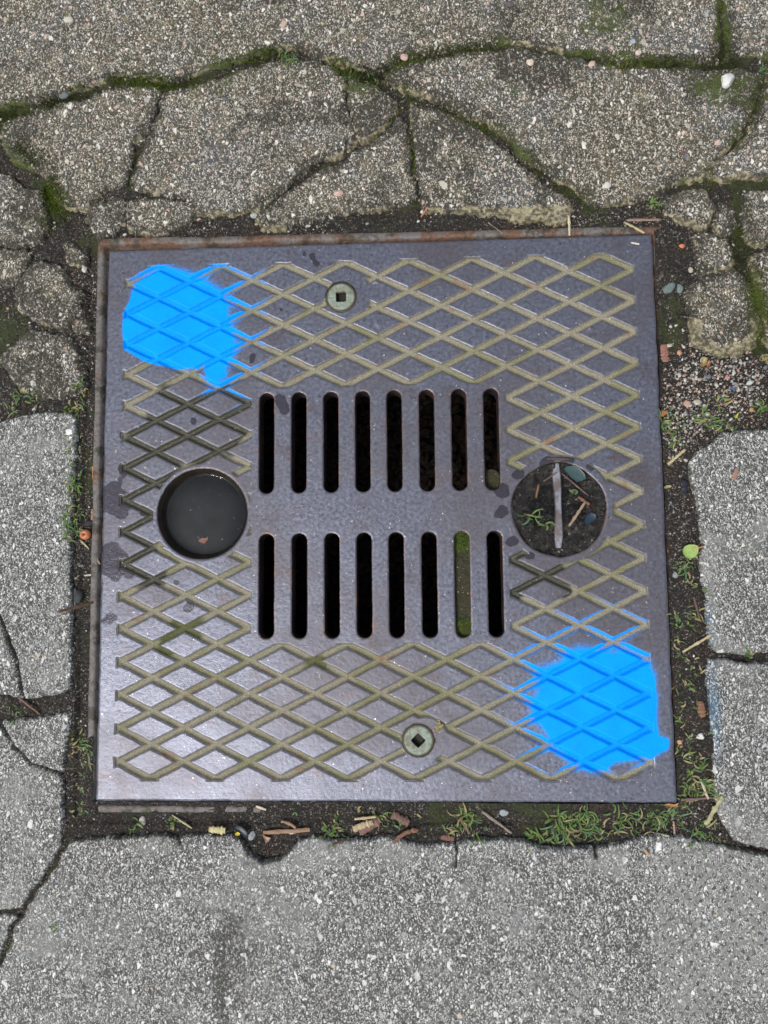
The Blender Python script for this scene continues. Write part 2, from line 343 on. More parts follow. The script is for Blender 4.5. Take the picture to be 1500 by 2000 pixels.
def colmat(name, rough=.7, bump=.0006, sc=600, trans=0.0):
    n = N(name); f = n.noise(sc, 4, .7); c = n.attr('col', True)
    col = n.mix(n.ramp(f, .3, .7, 0, .45), c, n.mix(.55, c, (.01, .01, .008)))
    n.set(Base_Color=col, Roughness=rough, Normal=n.bump(f, bump, .7))
    if trans:
        tr = n.n('ShaderNodeBsdfTranslucent'); n.put(tr.inputs[0], c); mx = n.n('ShaderNodeMixShader'); mx.inputs[0].default_value = trans
        n.t.links.new(n.b.outputs[0], mx.inputs[1]); n.t.links.new(tr.outputs[0], mx.inputs[2]); n.t.links.new(mx.outputs[0], n.out.inputs[0])
    return n.m
M_STONE = colmat('stone'); M_PLANT = colmat('grass_blade', .5, .0001, 900, .25); M_MOSS = colmat('moss', .8, .0002, 900, .2); M_DRY = colmat('dry_plant', .65, .0004, 900)
M_SMOOTH = colmat('smooth_litter', .4, .0003, 300)

# ------------------------------------------------------------------ the ground: one shared grid over what the photo shows
GH = 0.0016
gx = np.arange(-0.60, 0.60, GH); gy = np.arange(-0.66, 0.76, GH)
GX, GY = np.meshgrid(gx, gy)
HT = np.full(GX.shape, -0.05)                              # highest surface at each point, for laying things down
def zat(x, y):
    i = np.clip(((np.asarray(x) - gx[0]) / GH).round().astype(int), 0, len(gx) - 1); j = np.clip(((np.asarray(y) - gy[0]) / GH).round().astype(int), 0, len(gy) - 1)
    return HT[j, i]

CR = {k: UP(v) for k, v in dict(
    A=[(-80, 235), (0, 225), (30, 215), (110, 198), (160, 184), (230, 156), (300, 164), (350, 170), (420, 145), (480, 122), (530, 106), (590, 104), (650, 124), (690, 142), (745, 160), (800, 188), (860, 208), (915, 235), (955, 250), (1000, 285), (1040, 325), (1075, 355), (1120, 382), (1145, 405)],
    B=[(690, 142), (745, 145), (800, 118), (860, 107), (930, 98), (1010, 93), (1060, 102), (1130, 114), (1200, 124), (1290, 128), (1410, 128), (1450, 122), (1580, 125)],
    V=[(1410, -80), (1410, 60), (1411, 128)],
    R=[(1492, 140), (1472, 218), (1452, 266), (1425, 300), (1378, 342)],
    C=[(1275, 400), (1300, 380), (1345, 362), (1400, 358), (1470, 360), (1580, 360)],
    M12=[(318, 172), (305, 230), (272, 290), (258, 335), (255, 370)],
    M3=[(505, 420), (567, 368), (610, 337), (668, 307), (713, 283), (748, 257), (785, 205)],
    M4=[(800, 195), (804, 263), (807, 317), (817, 405)],
    J=[(-60, 260), (0, 285), (30, 325), (75, 355), (95, 400), (100, 420)],
    S8=[(1445, 470), (1452, 520), (1480, 600), (1490, 680)], K=[(1440, 380), (1442, 470)]).items()}

def dist_all(keys): 
    d = np.full(GX.shape, 1e9)
    for k in keys: d = np.minimum(d, line_d(GX, GY, CR[k]))
    return d
d_moss = dist_all(['A', 'B', 'V', 'J', 'S8', 'C', 'K']); d_fine = dist_all(['M12', 'M3', 'M4', 'R'])
mossf = np.clip(1 - d_moss / .014, 0, 1) * (1 - .55 * sst(-.01, .03, GX) * sst(.57, .555, GY) * sst(.33, .36, GY) * sst(.30, .26, GX)) + .6 * np.clip(1 - d_fine / .007, 0, 1)
patch = sst(.04, .26, fbm(GX, GY, 11, 5, 5)) * .85
for a_, b_, rx_, ry_ in ((1430, 270, .010, .028), (1410, 60, .009, .05), (978, 82, .012, .012), (1130, 108, .03, .008), (1000, 180, .02, .012), (700, 175, .02, .02), (430, 180, .03, .012), (150, 225, .03, .012)):
    q = U(a_, b_); patch = np.maximum(patch, .95 * np.exp(-((GX - q[0]) / rx_) ** 2 - ((GY - q[1]) / ry_) ** 2))            # scattered moss over the older slabs
n_big = fbm(GX, GY, 14, 4, 31); n_mid = fbm(GX, GY, 70, 4, 41); n_sm = fbm(GX, GY, 260, 3, 51)
wx = GX + .0050 * fbm(GX, GY, 50, 3, 61) * 2 + .0030 * fbm(GX, GY, 190, 3, 62) * 2; wy = GY + .0050 * fbm(GX, GY, 50, 3, 71) * 2 + .0030 * fbm(GX, GY, 190, 3, 72) * 2
fx_ = GX + .0016 * fbm(GX, GY, 160, 4, 81) * 2; fy_ = GY + .0016 * fbm(GX, GY, 160, 4, 91) * 2
edge_l = sst(.02, .2, fbm(GX, GY, 12, 3, 101))

# soil
sx, sy = GX, GY
right = sst(.28, .33, sx); bott = sst(-.30, -.33, sy); up = sst(.30, .34, sy); left = sst(-.30, -.33, sx)
soil_z = -.0030 + .0045 * n_big * 2 + 0.0035 * n_mid * 2 + .0024 * n_sm * 2
soil_z += up * .0008 + right * sst(.40, .30, sx) * .003 + (1 - up) * left * sst(-.34, -.31, sx) * .001
gravP = UP([(1300, 720), (1340, 690), (1390, 700), (1450, 690), (1490, 720), (1480, 790), (1420, 810), (1380, 830), (1310, 900), (1295, 840)])
gravd = poly_sd(GX, GY, gravP); gravm = sst(.012, -.008, gravd + .012 * n_big)
soil_z = soil_z + gravm * .004
# soil stays below the frame on the left, covers it at the lower right
nf_ = box_sd(GX, GY, .3145, .3145)
soil_z = np.where((nf_ < .012) & (sx < .30), np.minimum(soil_z, -.0058 + .002 * n_mid + .003 * up), soil_z)
cover = sst(.07, .12, sx) * sst(-.28, -.305, sy) + sst(.30, .306, sx) * sst(.245, .23, sy) + sst(-.225, -.245, sy) * sst(-.30, -.306, sx)
soil_z = np.where(nf_ < .006, soil_z * 1.0, soil_z)
lift = np.clip(cover, 0, 1) * sst(.012, .0, nf_)
soil_z = soil_z * (1 - lift) + lift * (-.0030 + .0028 * n_mid * 2 + .001 * n_sm)
soil_sd = -box_sd(GX, GY, .3067, .3062, -.0018, .0018)
sm = np.clip(mossf * (.3 + .7 * sst(-.15, .2, fbm(GX, GY, 24, 3, 59))) + .62 * sst(-.05, .28, fbm(GX, GY, 16, 3, 12)) + left * (1 - up) * .12 + up * .1 - gravm, 0, 1.2)
grit = np.clip(.60 + 1.2 * fbm(GX, GY, 22, 3, 33) + gravm * .6, .1, 1.2)
sheet('soil', GX[::1], GY[::1], soil_sd, soil_z, GH, M_SOIL, dict(moss=sm, grit=grit), kind='structure', origin=(0, 0, 0))
HT = np.maximum(HT, np.where(soil_sd < 0, soil_z, -.05))

# ------------------------------------------------------------------ paving slabs and broken pieces (outlines read off the ground plane)
CK = {k: UP(v) for k, v in dict(
    g1=[(-60, 1120), (0, 1205), (14, 1235), (22, 1262), (35, 1290), (40, 1325), (47, 1362)],
    g2=[(-40, 1370), (2, 1408), (14, 1430), (30, 1458), (48, 1476), (62, 1491), (88, 1498), (105, 1506), (124, 1513)],
    g3=[(890, 1640), (893, 1665), (890, 1690)], g3b=[(1162, 1650), (1163, 1672)], g3c=[(345, 1628), (352, 1645)], m2=[(678, 240), (676, 300), (673, 357)]).items()}
SL = [
 ('T1', 1, .0035, [(-190, -190), (1402, -190), (1404, 60), (1402, 120), (1290, 120), (1200, 116), (1130, 106), (1060, 94), (1010, 85), (930, 90), (860, 100), (800, 110), (745, 136), (700, 130), (650, 113), (590, 93), (530, 93), (480, 110), (420, 132), (350, 157), (300, 152), (235, 142), (160, 171), (110, 186), (30, 206), (-190, 225)], 'largest weathered brown slab, running along the top of the photo above the mossy cracks'),
 ('T2', 1, .003, [(1420, -190), (1690, -190), (1690, 112), (1450, 110), (1420, 118), (1416, 60)], 'weathered slab in the top right corner beyond the short mossy joint'),
 ('M1', 1, .004, [(20, 236), (60, 224), (110, 214), (165, 200), (240, 174), (300, 180), (312, 184), (296, 240), (270, 278), (260, 300), (251, 340), (248, 357), (200, 372), (178, 387), (172, 410), (148, 411), (120, 399), (114, 386), (100, 376), (98, 356), (84, 332), (42, 318), (20, 294), (5, 272), (6, 252)], 'weathered slab piece with a ragged lower edge, left of the thin slanting crack'),
 ('M2', 1, .0035, [(325, 187), (420, 162), (470, 142), (530, 125), (600, 120), (650, 137), (674, 152), (675, 200), (682, 240), (692, 275), (684, 291), (640, 310), (602, 328), (575, 348), (558, 368), (528, 392), (508, 412), (480, 412), (440, 415), (402, 420), (380, 404), (350, 384), (300, 380), (270, 368), (264, 350), (272, 308), (288, 268), (308, 230)], 'large weathered slab piece with a vertical hairline crack, above the upper bolt'),
 ('M3', 1, .003, [(678, 313), (715, 291), (750, 264), (780, 225), (796, 235), (798, 265), (801, 317), (809, 350), (812, 385), (800, 397), (760, 407), (720, 412), (660, 414), (620, 429), (560, 440), (520, 440), (507, 426), (514, 407), (570, 374), (612, 344)], 'weathered slab piece with a pink pebble near its lower edge'),
 ('M3b', 1, .0025, [(686, 160), (735, 176), (778, 200), (770, 224), (745, 249), (710, 275), (698, 268), (690, 235), (685, 190)], 'small dark mossy slab piece wedged just under the meeting of the two long cracks'),
 ('M4', 1, .0035, [(810, 206), (850, 219), (905, 244), (945, 264), (985, 296), (1025, 336), (1062, 363), (1105, 388), (1114, 410), (1100, 428), (1070, 430), (1030, 426), (990, 420), (930, 412), (880, 414), (835, 407), (826, 385), (820, 345), (814, 310), (810, 265)], 'triangular weathered slab piece with a yellow band along its bottom edge'),
 ('M5', 1, .0045, [(757, 154), (800, 127), (860, 116), (930, 107), (1010, 103), (1060, 113), (1130, 125), (1200, 135), (1290, 139), (1400, 141), (1440, 139), (1480, 151), (1465, 215), (1442, 265), (1410, 292), (1377, 335), (1360, 350), (1310, 362), (1280, 385), (1255, 388), (1200, 395), (1160, 393), (1130, 374), (1085, 344), (1045, 316), (1003, 272), (958, 236), (905, 218), (860, 197), (800, 176)], 'large dark weathered slab carrying a white quartz pebble at its upper right'),
 ('M6', 1, .003, [(1500, 150), (1690, 150), (1690, 350), (1500, 346), (1440, 346), (1386, 345), (1414, 318), (1447, 285), (1464, 265), (1482, 215)], 'weathered slab at the right photo edge with a yellow bottom edge, beside the white pebble'),
 ('F1', 1, .003, [(1296, 396), (1306, 388), (1340, 374), (1370, 374), (1393, 393), (1400, 404), (1390, 420), (1384, 442), (1374, 448), (1340, 438), (1312, 424), (1297, 414)], 'small wedge of weathered concrete just outside the top right corner of the frame'),
 ('F1b', 1, .003, [(1407, 404), (1421, 393), (1431, 412), (1433, 440), (1421, 456), (1400, 450), (1393, 437), (1398, 420)], 'tiny weathered concrete fragment right beside the wedge near the top right frame corner'),
 ('F2', 1, .003, [(1362, 466), (1374, 457), (1400, 458), (1420, 464), (1432, 486), (1435, 510), (1420, 524), (1400, 533), (1364, 541), (1357, 520), (1362, 490)], 'squarish weathered concrete piece above the long rounded one, right of the frame'),
 ('F3', 1, .006, [(1366, 550), (1400, 540), (1430, 528), (1444, 540), (1462, 571), (1467, 599), (1473, 627), (1477, 648), (1461, 674), (1442, 693), (1404, 699), (1383, 687), (1358, 673), (1356, 648), (1353, 620), (1340, 587), (1344, 566)], 'rounded tongue of weathered concrete with a yellow rim, above the gravel patch'),
 ('M7', 1, .003, [(1460, 382), (1500, 374), (1690, 372), (1690, 475), (1500, 477), (1480, 484), (1461, 470), (1455, 440), (1452, 410)], 'grey weathered piece cut by the right photo edge, below the dark wide joint'),
 ('M8', 1, .003, [(1480, 497), (1500, 490), (1690, 488), (1690, 800), (1560, 720), (1500, 668), (1490, 620), (1478, 590), (1470, 540), (1465, 512)], 'yellowish weathered piece cut by the right photo edge, beyond the tongue of concrete'),
 ('L1', 1, .003, [(-190, 330), (0, 345), (22, 348), (44, 366), (76, 380), (82, 400), (91, 428), (95, 448), (86, 472), (40, 480), (-190, 482)], 'weathered slab at the left photo edge just below the wide mossy joint'),
 ('L2', 1, .002, [(-190, 490), (0, 487), (48, 485), (60, 493), (58, 508), (40, 542), (20, 555), (-190, 556)], 'narrow weathered piece at the left photo edge, below the slab by the wide mossy joint'),
 ('L3', 1, .004, [(66, 518), (86, 515), (112, 523), (128, 540), (140, 558), (164, 574), (163, 602), (146, 626), (138, 642), (124, 645), (90, 633), (60, 621), (42, 602), (39, 570), (50, 540)], 'rounded weathered concrete lump left of the frame, upper of the two round ones'),
 ('L3s', 1, .001, [(126, 478), (141, 473), (150, 488), (167, 498), (166, 516), (152, 523), (135, 515), (122, 502)], 'small crumbled concrete bit beside the top left corner of the frame'),
 ('L3t', 1, .001, [(145, 630), (160, 621), (171, 630), (169, 646), (152, 650), (143, 640)], 'tiny concrete bit between the two round lumps and the left side of the frame'),
 ('L4', 1, .0035, [(60, 653), (84, 648), (120, 654), (141, 667), (152, 690), (152, 710), (162, 730), (169, 750), (152, 767), (120, 779), (96, 779), (66, 769), (40, 763), (24, 741), (8, 716), (12, 696), (32, 680), (52, 666)], 'lower of the two round concrete lumps left of the frame, grass at its foot'),
 ('E1', 1, .002, [(180, 395), (205, 396), (244, 386), (248, 405), (241, 435), (226, 460), (205, 465), (190, 449), (176, 432), (175, 412)], 'small weathered piece above the top left corner of the frame, tapering to a blunt point'),
 ('E2', 1, .002, [(253, 396), (290, 391), (335, 390), (365, 400), (391, 412), (386, 426), (360, 440), (325, 450), (280, 452), (251, 450), (250, 430)], 'flat half-moon weathered piece above the left end of the top frame rail'),
 ('G1', 0, .003, [(-190, 835), (0, 826), (45, 813), (90, 806), (140, 808), (149, 820), (147, 900), (140, 1000), (138, 1100), (140, 1200), (141, 1310), (136, 1345), (100, 1358), (50, 1364), (0, 1353), (-190, 1350)], 'tall light grey slab left of the cover, with a thin crack in its corner'),
 ('G2', 0, .003, [(-190, 1410), (0, 1408), (60, 1403), (100, 1398), (141, 1392), (136, 1420), (128, 1470), (121, 1508), (122, 1560), (124, 1630), (116, 1656), (80, 1716), (50, 1755), (44, 1772), (8, 1776), (-190, 1776)], 'grey paving slab at the lower left with a forked dark crack, below the mossy joint'),
 ('G2b', 0, .002, [(-190, 1786), (30, 1786), (38, 1792), (20, 1805), (16, 1830), (-10, 1885), (-72, 2000), (-90, 2190), (-190, 2190)], 'small corner of grey slab at the bottom left photo edge'),
 ('G3', 0, .0035, [(140, 1643), (180, 1636), (260, 1633), (313, 1628), (345, 1635), (370, 1629), (407, 1629), (452, 1632), (473, 1640), (487, 1667), (513, 1684), (548, 1677), (573, 1659), (582, 1643), (613, 1632), (648, 1643), (688, 1641), (731, 1640), (747, 1632), (800, 1645), (840, 1651), (891, 1645), (933, 1639), (1020, 1641), (1057, 1657), (1107, 1657), (1153, 1657), (1207, 1648), (1257, 1632), (1333, 1632), (1370, 1643), (1407, 1648), (1440, 1657), (1500, 1670), (1690, 1700), (1690, 2190), (-78, 2190), (-60, 2000), (0, 1892), (12, 1870), (27, 1830), (32, 1806), (50, 1788), (56, 1766), (86, 1727), (114, 1690), (126, 1664)], 'largest grey slab of the photo, filling the whole bottom below the cover'),
 ('G4', 0, .003, [(1346, 900), (1356, 886), (1380, 873), (1394, 862), (1412, 845), (1500, 839), (1690, 836), (1690, 1270), (1500, 1272), (1460, 1277), (1431, 1276), (1398, 1273), (1392, 1262), (1382, 1240), (1380, 1200), (1380, 1160), (1370, 1134), (1370, 1090), (1372, 1060), (1368, 1030), (1364, 990), (1356, 960), (1348, 926)], 'upper grey slab right of the cover, beside the round green leaf'),
 ('G5', 0, .003, [(1381, 1289), (1416, 1286), (1442, 1296), (1471, 1295), (1500, 1294), (1690, 1290), (1690, 1686), (1500, 1656), (1482, 1653), (1438, 1642), (1427, 1627), (1409, 1600), (1396, 1548), (1395, 1500), (1392, 1460), (1386, 1411), (1384, 1372), (1381, 1328)], 'lower grey slab right of the cover, with blue paint haze along its left edge'),
]
GRW = dict(M5=.0030, M4=.0028, T1=.0018, T2=.002, M6=.002, M3b=.003, M1=.0014, M2=.0014)
for key, old, zt, pts, lab in SL:
    P = UP(pts); mg = .008
    i0, i1 = np.searchsorted(gx, P[:, 0].min() - mg), np.searchsorted(gx, P[:, 0].max() + mg)
    j0, j1 = np.searchsorted(gy, P[:, 1].min() - mg), np.searchsorted(gy, P[:, 1].max() + mg)
    s_ = np.s_[j0:j1, i0:i1]; x, y = GX[s_], GY[s_]
    d = -poly_sd(wx[s_], wy[s_], P) + GRW.get(key, .0009) + .0028 * sst(-.2, .2, fbm(x, y, 24, 3, 66)) if old else -poly_sd(fx_[s_], fy_[s_], P)
    ew = .0042 + .004 * edge_l[s_] if old else .0030
    sd_ = -(d + .0015)
    prof = np.clip((d + .0015) / ew, 0, 1); prof = np.sqrt(1 - (1 - prof) ** 2)
    z = zt - (.0125 if old else .013) * (1 - prof) + (.0016 if old else .0006) * n_big[s_] * 2 + (.0012 if old else .00025) * n_mid[s_] * 2 + (.0009 if old else .00025) * n_sm[s_] * 2
    ck = np.full(x.shape, 1e9)
    for kk, L in CK.items():
        if (kk[0] == 'g') == (not old): ck = np.minimum(ck, line_d(fx_[s_], fy_[s_], L))
    wdt = .0011 + .0009 * sst(-.2, .2, fbm(x, y, 40, 2, 8)); cm = sst(wdt * 1.5, wdt * .5, ck) * (1 if not old else .8 * sst(-.15, .15, fbm(x, y, 60, 2, 90)))
    z = z - .005 * cm
    if key == 'G3':                                       # broken notch beneath the pebbles, two faint old joint lines, print of a studded mat
        xj = U(895, 1800)[0] + .0; 
    etint = np.zeros(x.shape); dirt = np.clip(1 - d / (.012 if old else .0040), 0, 1) * (.60 if old else .52)
    moss = np.zeros(x.shape); paint = np.zeros(x.shape); skin = np.zeros(x.shape)
    if old:
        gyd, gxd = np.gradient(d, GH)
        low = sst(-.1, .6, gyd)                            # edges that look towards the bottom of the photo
        etint = ((.24 + .60 * low) * np.clip(1 - d / .008, 0, 1) + .25 * edge_l[s_] * np.clip(1 - d / .02, 0, 1)) * (.35 + 1.0 * sst(-.12, .2, fbm(x, y, 26, 3, 57)))  # yellowish tint along slab edges, strongest on their lower edges
        bl = U(1060, 415); etint += 1.1 * np.exp(-(((x - bl[0]) / .045) ** 2 + ((y - bl[1]) / .0085) ** 2)) if key == 'M4' else 0
        if key == 'F3': etint += 1.0 * sst(.020, .004, d) * sst(U(0, 640)[1], U(0, 680)[1], y)
        if key in ('M8', 'M6', 'F1'): etint += .35 * sst(.015, .0, d)
        wide = .62 * np.clip(1 - d_moss[s_] / .030, 0, 1) * sst(-.02, .22, fbm(x, y, 34, 4, 88)) * sst(.36, .42, y)
        moss = np.clip(wide + mossf[s_] * (.25 + .95 * sst(-.12, .22, fbm(x, y, 30, 3, 58))) + patch[s_] * (.62 + .35 * sst(.15, .30, x)) * sst(.33, .42, y), 0, 1.1)
        dirt += .62 * sst(-.02, .26, fbm(x, y, 20, 4, 77)) + .15
        dirt += .34 * np.clip(1 - np.minimum(d_moss, d_fine)[s_] / .022, 0, 1) * sst(-.2, .2, fbm(x, y, 40, 3, 89))
        side = sst(.345, .325, y) * .22; dirt += side
        for a_, b_, rx_, ry_ in ((300, 260, .03, .02), (890, 255, .05, .02), (1100, 165, .05, .015), (1450, 160, .02, .03), (610, 330, .03, .02), (1350, 120, .04, .012), (90, 400, .02, .02)): q = U(a_, b_); dirt += .32 * np.exp(-((x - q[0]) / rx_) ** 2 - ((y - q[1]) / ry_) ** 2)
        q = U(770, 240); dirt += .5 * np.exp(-(((x - q[0]) / .035) ** 2 + ((y - q[1]) / .02) ** 2))
        q = U(945, 255); dirt += .5 * np.exp(-(((x - q[0]) / .03) ** 2 + ((y - q[1]) / .02) ** 2))
    else:
        moss = .42 * np.clip(1 - d / .006, 0, 1)
        for qx, qy, rr, am in ((250, 0, 0, 0), (20, 1845, .008, .5), (940, 1975, .012, .6), (105, 1810, .004, .5), (22, 945, .01, .35)):
            if rr: q = U(qx, qy); moss = moss + am * np.exp(-((x - q[0]) ** 2 + (y - q[1]) ** 2) / rr ** 2)
        for (xa, ya, rx, ry, am) in ((1392, 1390, .013, .075, .95), (1384, 1210, .010, .035, .6), (1372, 1100, .007, .04, .3), (1050, 1645, .05, .012, .35), (940, 1652, .02, .014, .35)):
            q = U(xa, ya); paint += .72 * am * np.exp(-((x - q[0]) / rx) ** 2 - ((y - q[1]) / ry) ** 2)
        if key in ('G4', 'G1', 'G5'): skin += .45 * sst(.02, .004, d) * sst(-.1, .2, fbm(x, y, 22, 3, 44))
        if key == 'G3':
            for xa, w_, am in ((893, .0028, .42), (436, .006, .38)):
                q = U(xa, 1850)[0] + .004 * fbm(x, y, 8, 2, 3); dirt += am * np.exp(-((x - q) / w_) ** 2) * (.6 + .8 * n_big[s_] * 2) * sst(-.33, -.40, y)
            q = U(440, 1900); dirt += .58 * np.exp(-(((x - q[0]) / .035) ** 2 + ((y - q[1]) / .07) ** 2))
            q = U(1460, 1820); reg = np.exp(-(((x - q[0]) / .085) ** 4 + ((y - q[1]) / .11) ** 4))
            xd = x + .003 * fbm(x, y, 40, 3, 5) * 2; yd = y + .003 * fbm(x, y, 40, 3, 6) * 2; dots = np.cos(xd * 2 * math.pi / .0126) * np.cos(yd * 2 * math.pi / .0122); skin += reg * (.62 - 1.15 * sst(.05, .7, dots)) * (.6 + 1.2 * sst(-.2, .2, fbm(x, y, 12, 3, 7))); q = U(1080, 1960); r2 = np.exp(-(((x - q[0]) / .13) ** 4 + ((y - q[1]) / .035) ** 4)); skin += r2 * (.45 - 1.2 * sst(.1, .6, dots))
            for a_, b_, c_ in ((500, 1675, .022), (600, 1665, .028), (780, 1665, .018), (300, 1650, .02), (1180, 1680, .02)): q = U(a_, b_); skin += .8 * np.exp(-(((x - q[0]) / c_) ** 2 + ((y - q[1]) / .011) ** 2))
            dirt += .35 * sst(.05, .25, fbm(x, y, 7, 3, 99))
    o = sheet('paving_slab', x, y, sd_, z, GH, M_OLD if old else M_NEW, dict(edge_tint=etint, dirt=dirt, moss=moss, paint=paint, crack=cm, skin=skin), wall=None,
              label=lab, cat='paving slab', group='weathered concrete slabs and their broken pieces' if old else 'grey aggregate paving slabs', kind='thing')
    HT[s_] = np.where(sd_ < 0, np.maximum(HT[s_], z), HT[s_])

# the same pavement carried on beyond the photo, and the ground beneath it
def ring(name, hin, hout, z, mat, cell=None, **kw):
    V = []; F = []
    def q(x0, x1, y0, y1):
        b = len(V); V.extend([(x0, y0, z), (x1, y0, z), (x1, y1, z), (x0, y1, z)]); F.append((b, b + 1, b + 2, b + 3))
    (a0, a1, b0, b1) = hin; (c0, c1, d0, d1) = hout
    q(c0, c1, b1, d1); q(c0, c1, d0, b0); q(c0, a0, b0, b1); q(a1, c1, b0, b1)
    return npmesh(name, V, np.zeros((0, 3), int), F, mat, origin=(0, 0, 0), kind='structure', **kw)
ring('ground', (-.36, .36, -.36, .36), (-60, 60, -60, 60), -.045, M_SOIL)
hx = np.arange(-2.2, 2.2, .01); hy = np.arange(-2.2, 2.4, .01); HX, HY = np.meshgrid(hx, hy)
cxm = ((HX + .2) / .40 + .5 * (np.floor((HY + .13) / .42) % 2)); fxm = np.abs(cxm - np.floor(cxm) - .5) * .40; fym = np.abs((HY + .13) / .42 - np.floor((HY + .13) / .42) - .5) * .42
jd = np.minimum(.2 - fxm, .21 - fym) - .006 + .006 * fbm(HX, HY, 20, 3, 4)
zj = .002 - .014 * sst(.010, 0, jd)
IB = (-.51, .49, -.60, .68)
sdp = -box_sd(HX, HY, (gx[-1] - gx[0]) / 2 - .006, (gy[-1] - gy[0]) / 2 - .006, (gx[-1] + gx[0]) / 2, (gy[-1] + gy[0]) / 2)
z0 = np.zeros(HX.shape)
sheet('pavement', HX, HY, sdp, zj, .01, M_NEW, dict(edge_tint=z0, dirt=sst(.012, 0, jd) * .9, moss=sst(.01, -.002, jd) * .7, paint=z0, crack=z0, skin=z0), wall=-.04, kind='structure', origin=(0, 0, 0))

# ------------------------------------------------------------------ the iron cover
PH = 0.001
px_ = np.arange(-.312, .3125, PH); py_ = np.arange(-.312, .3125, PH); X, Y = np.meshgrid(px_, py_)
wob = fbm(X, Y, 90, 3, 5); wob2 = fbm(X, Y, 400, 2, 6)
body = box_sd(X, Y, .3028, .3020, .0, -.0005, .002) + .0006 * fbm(X, Y, 60, 3, 15) * 2
HL = (-.1922, .0014); HR = (.1926, .0008)
def hole_l(x, y): return np.hypot(x - HL[0], y - HL[1]) - .0496
def hole_r(x, y):
    dx, dy = x - HR[0], y - HR[1]; r = np.hypot(dx, dy); a = np.arctan2(dy, dx)
    return r - (.0500 + .0018 * np.exp(-((a + math.pi / 2) / .16) ** 2) + .0006 * np.sin(a * 5))
SX = [-.1216, -.0860, -.0508, -.0162, .0183, .0535, .0884, .1232]
slots = np.full(X.shape, 1e9)
for i, cx in enumerate(SX):
    for (y0, y1, dx) in ((.0222, .1335, -.0003), (-.1340, -.0216, .0003)):
        slots = np.minimum(slots, seg_d(X, Y, (cx + dx, y0 + .0082), (cx + dx, y1 - .0082)) - .0082)
slots += .0002 * fbm(X, Y, 150, 2, 25) * 2
holes = np.minimum(np.minimum(hole_l(X, Y) + .0005 * wob, hole_r(X, Y) + .0008 * wob), slots)
BO = [(-.0395, .2401), (.0394, -.2400)]
bolt = np.minimum(np.hypot(X - BO[0][0], Y - BO[0][1]), np.hypot(X - BO[1][0], Y - BO[1][1])) - .0172
holes = np.minimum(holes, bolt)
psd = np.maximum(body, -holes)
# diamond lattice of round-bottomed grooves
g_s = .035; v_ = (.28 - Y) / g_s; u_ = (X + .28) / g_s
xw = 0.0006 * wob * 2
def fam(sg): 
    f = v_ + sg * u_ / 2 - .5; f = f - np.round(f); return np.abs(f) * g_s * .894
lat = np.minimum(fam(1), fam(-1)) - (.0038 + .0011 * wob + .0004 * wob2)
reg = np.maximum(box_sd(X, Y, .2828, .2815, -.0011), -box_sd(X, Y, .1383, .1390))
reg = np.maximum(reg, -(np.hypot(X - HL[0], Y - HL[1]) - .0545)); reg = np.maximum(reg, -(np.hypot(X - HR[0], Y - HR[1]) - .0575))
reg = np.maximum(reg, -(np.hypot(X + .030, Y - .243) - .0235)); reg = np.maximum(reg, -(np.hypot(X - .048, Y + .239) - .0225))
reg = np.maximum(reg, -(np.hypot(X + .0395, Y - .24) - .0172)); reg = np.maximum(reg, -(np.hypot(X - .0394, Y + .24) - .0172))
reg = reg + .0008 * wob * 2
gs = np.maximum(lat, reg)
din = np.clip(-gs / .0037, 0, 1); depth = .0036 * (1 - (1 - din) ** 2.6)
groove = sst(.0002, -.0007, gs)
P1 = UP([(262, 560), (283, 541), (310, 526), (340, 529), (388, 546), (430, 575), (441, 600), (441, 622), (446, 640), (452, 662), (450, 690), (438, 703), (437, 735), (417, 748), (404, 732), (398, 707), (385, 716), (345, 718), (310, 712), (290, 706), (270, 697), (243, 680), (240, 650), (241, 612), (254, 590)])
P2 = UP([(1130, 1272), (1160, 1276), (1190, 1281), (1225, 1278), (1265, 1300), (1277, 1322), (1281, 1360), (1281, 1410), (1284, 1438), (1305, 1445), (1303, 1462), (1280, 1473), (1240, 1480), (1200, 1487), (1172, 1503), (1150, 1502), (1120, 1480), (1085, 1452), (1068, 1422), (1046, 1397), (1050, 1372), (1060, 1345), (1060, 1312), (1095, 1300)])
pd = np.minimum(poly_sd(X + .002 * wob, Y + .002 * wob2, P1), poly_sd(X + .002 * wob, Y + .002 * wob2, P2))
p_in = sst(.0012, -.0008, pd)
fog = .34 * np.exp(-np.maximum(pd, 0) / .015) + .20 * np.exp(-np.maximum(pd, 0) / .004)
gyy, gxx = np.gradient(gs, PH)
upper = sst(.15, .6, gyy)                                  # wall and lip on the upper side of a groove
band = sst(.0026, .0002, gs) * sst(-.0030, -.0012, gs)
q = U(1190, 1250); q2 = U(1050, 1330); q3 = U(460, 600); q4 = U(400, 545); q5 = U(1180, 1500)
def bl(x_, y_, sx_, sy_): c = U(x_, y_); return np.exp(-((X - c[0]) / sx_) ** 2 - ((Y - c[1]) / sy_) ** 2)
halo = np.clip(1.2 * bl(1190, 1240, .09, .05) + 1.1 * bl(1040, 1350, .045, .06) + .9 * bl(1110, 1480, .06, .025) + 1.1 * bl(380, 540, .075, .03) + 1.1 * bl(480, 640, .035, .075) + .5 * bl(430, 770, .06, .03) + .6 * bl(1262, 1440, .02, .06), 0, 1.1)
lowb = sst(.15, .6, -gyy)
paint = np.clip(p_in * 1.1 + fog + np.minimum(halo * band * (upper * .60 + lowb * .24), .47) + .30 * halo * np.exp(-np.maximum(pd, 0) / .03), 0, 1.2)
paint = paint * (1 - .0 * groove)
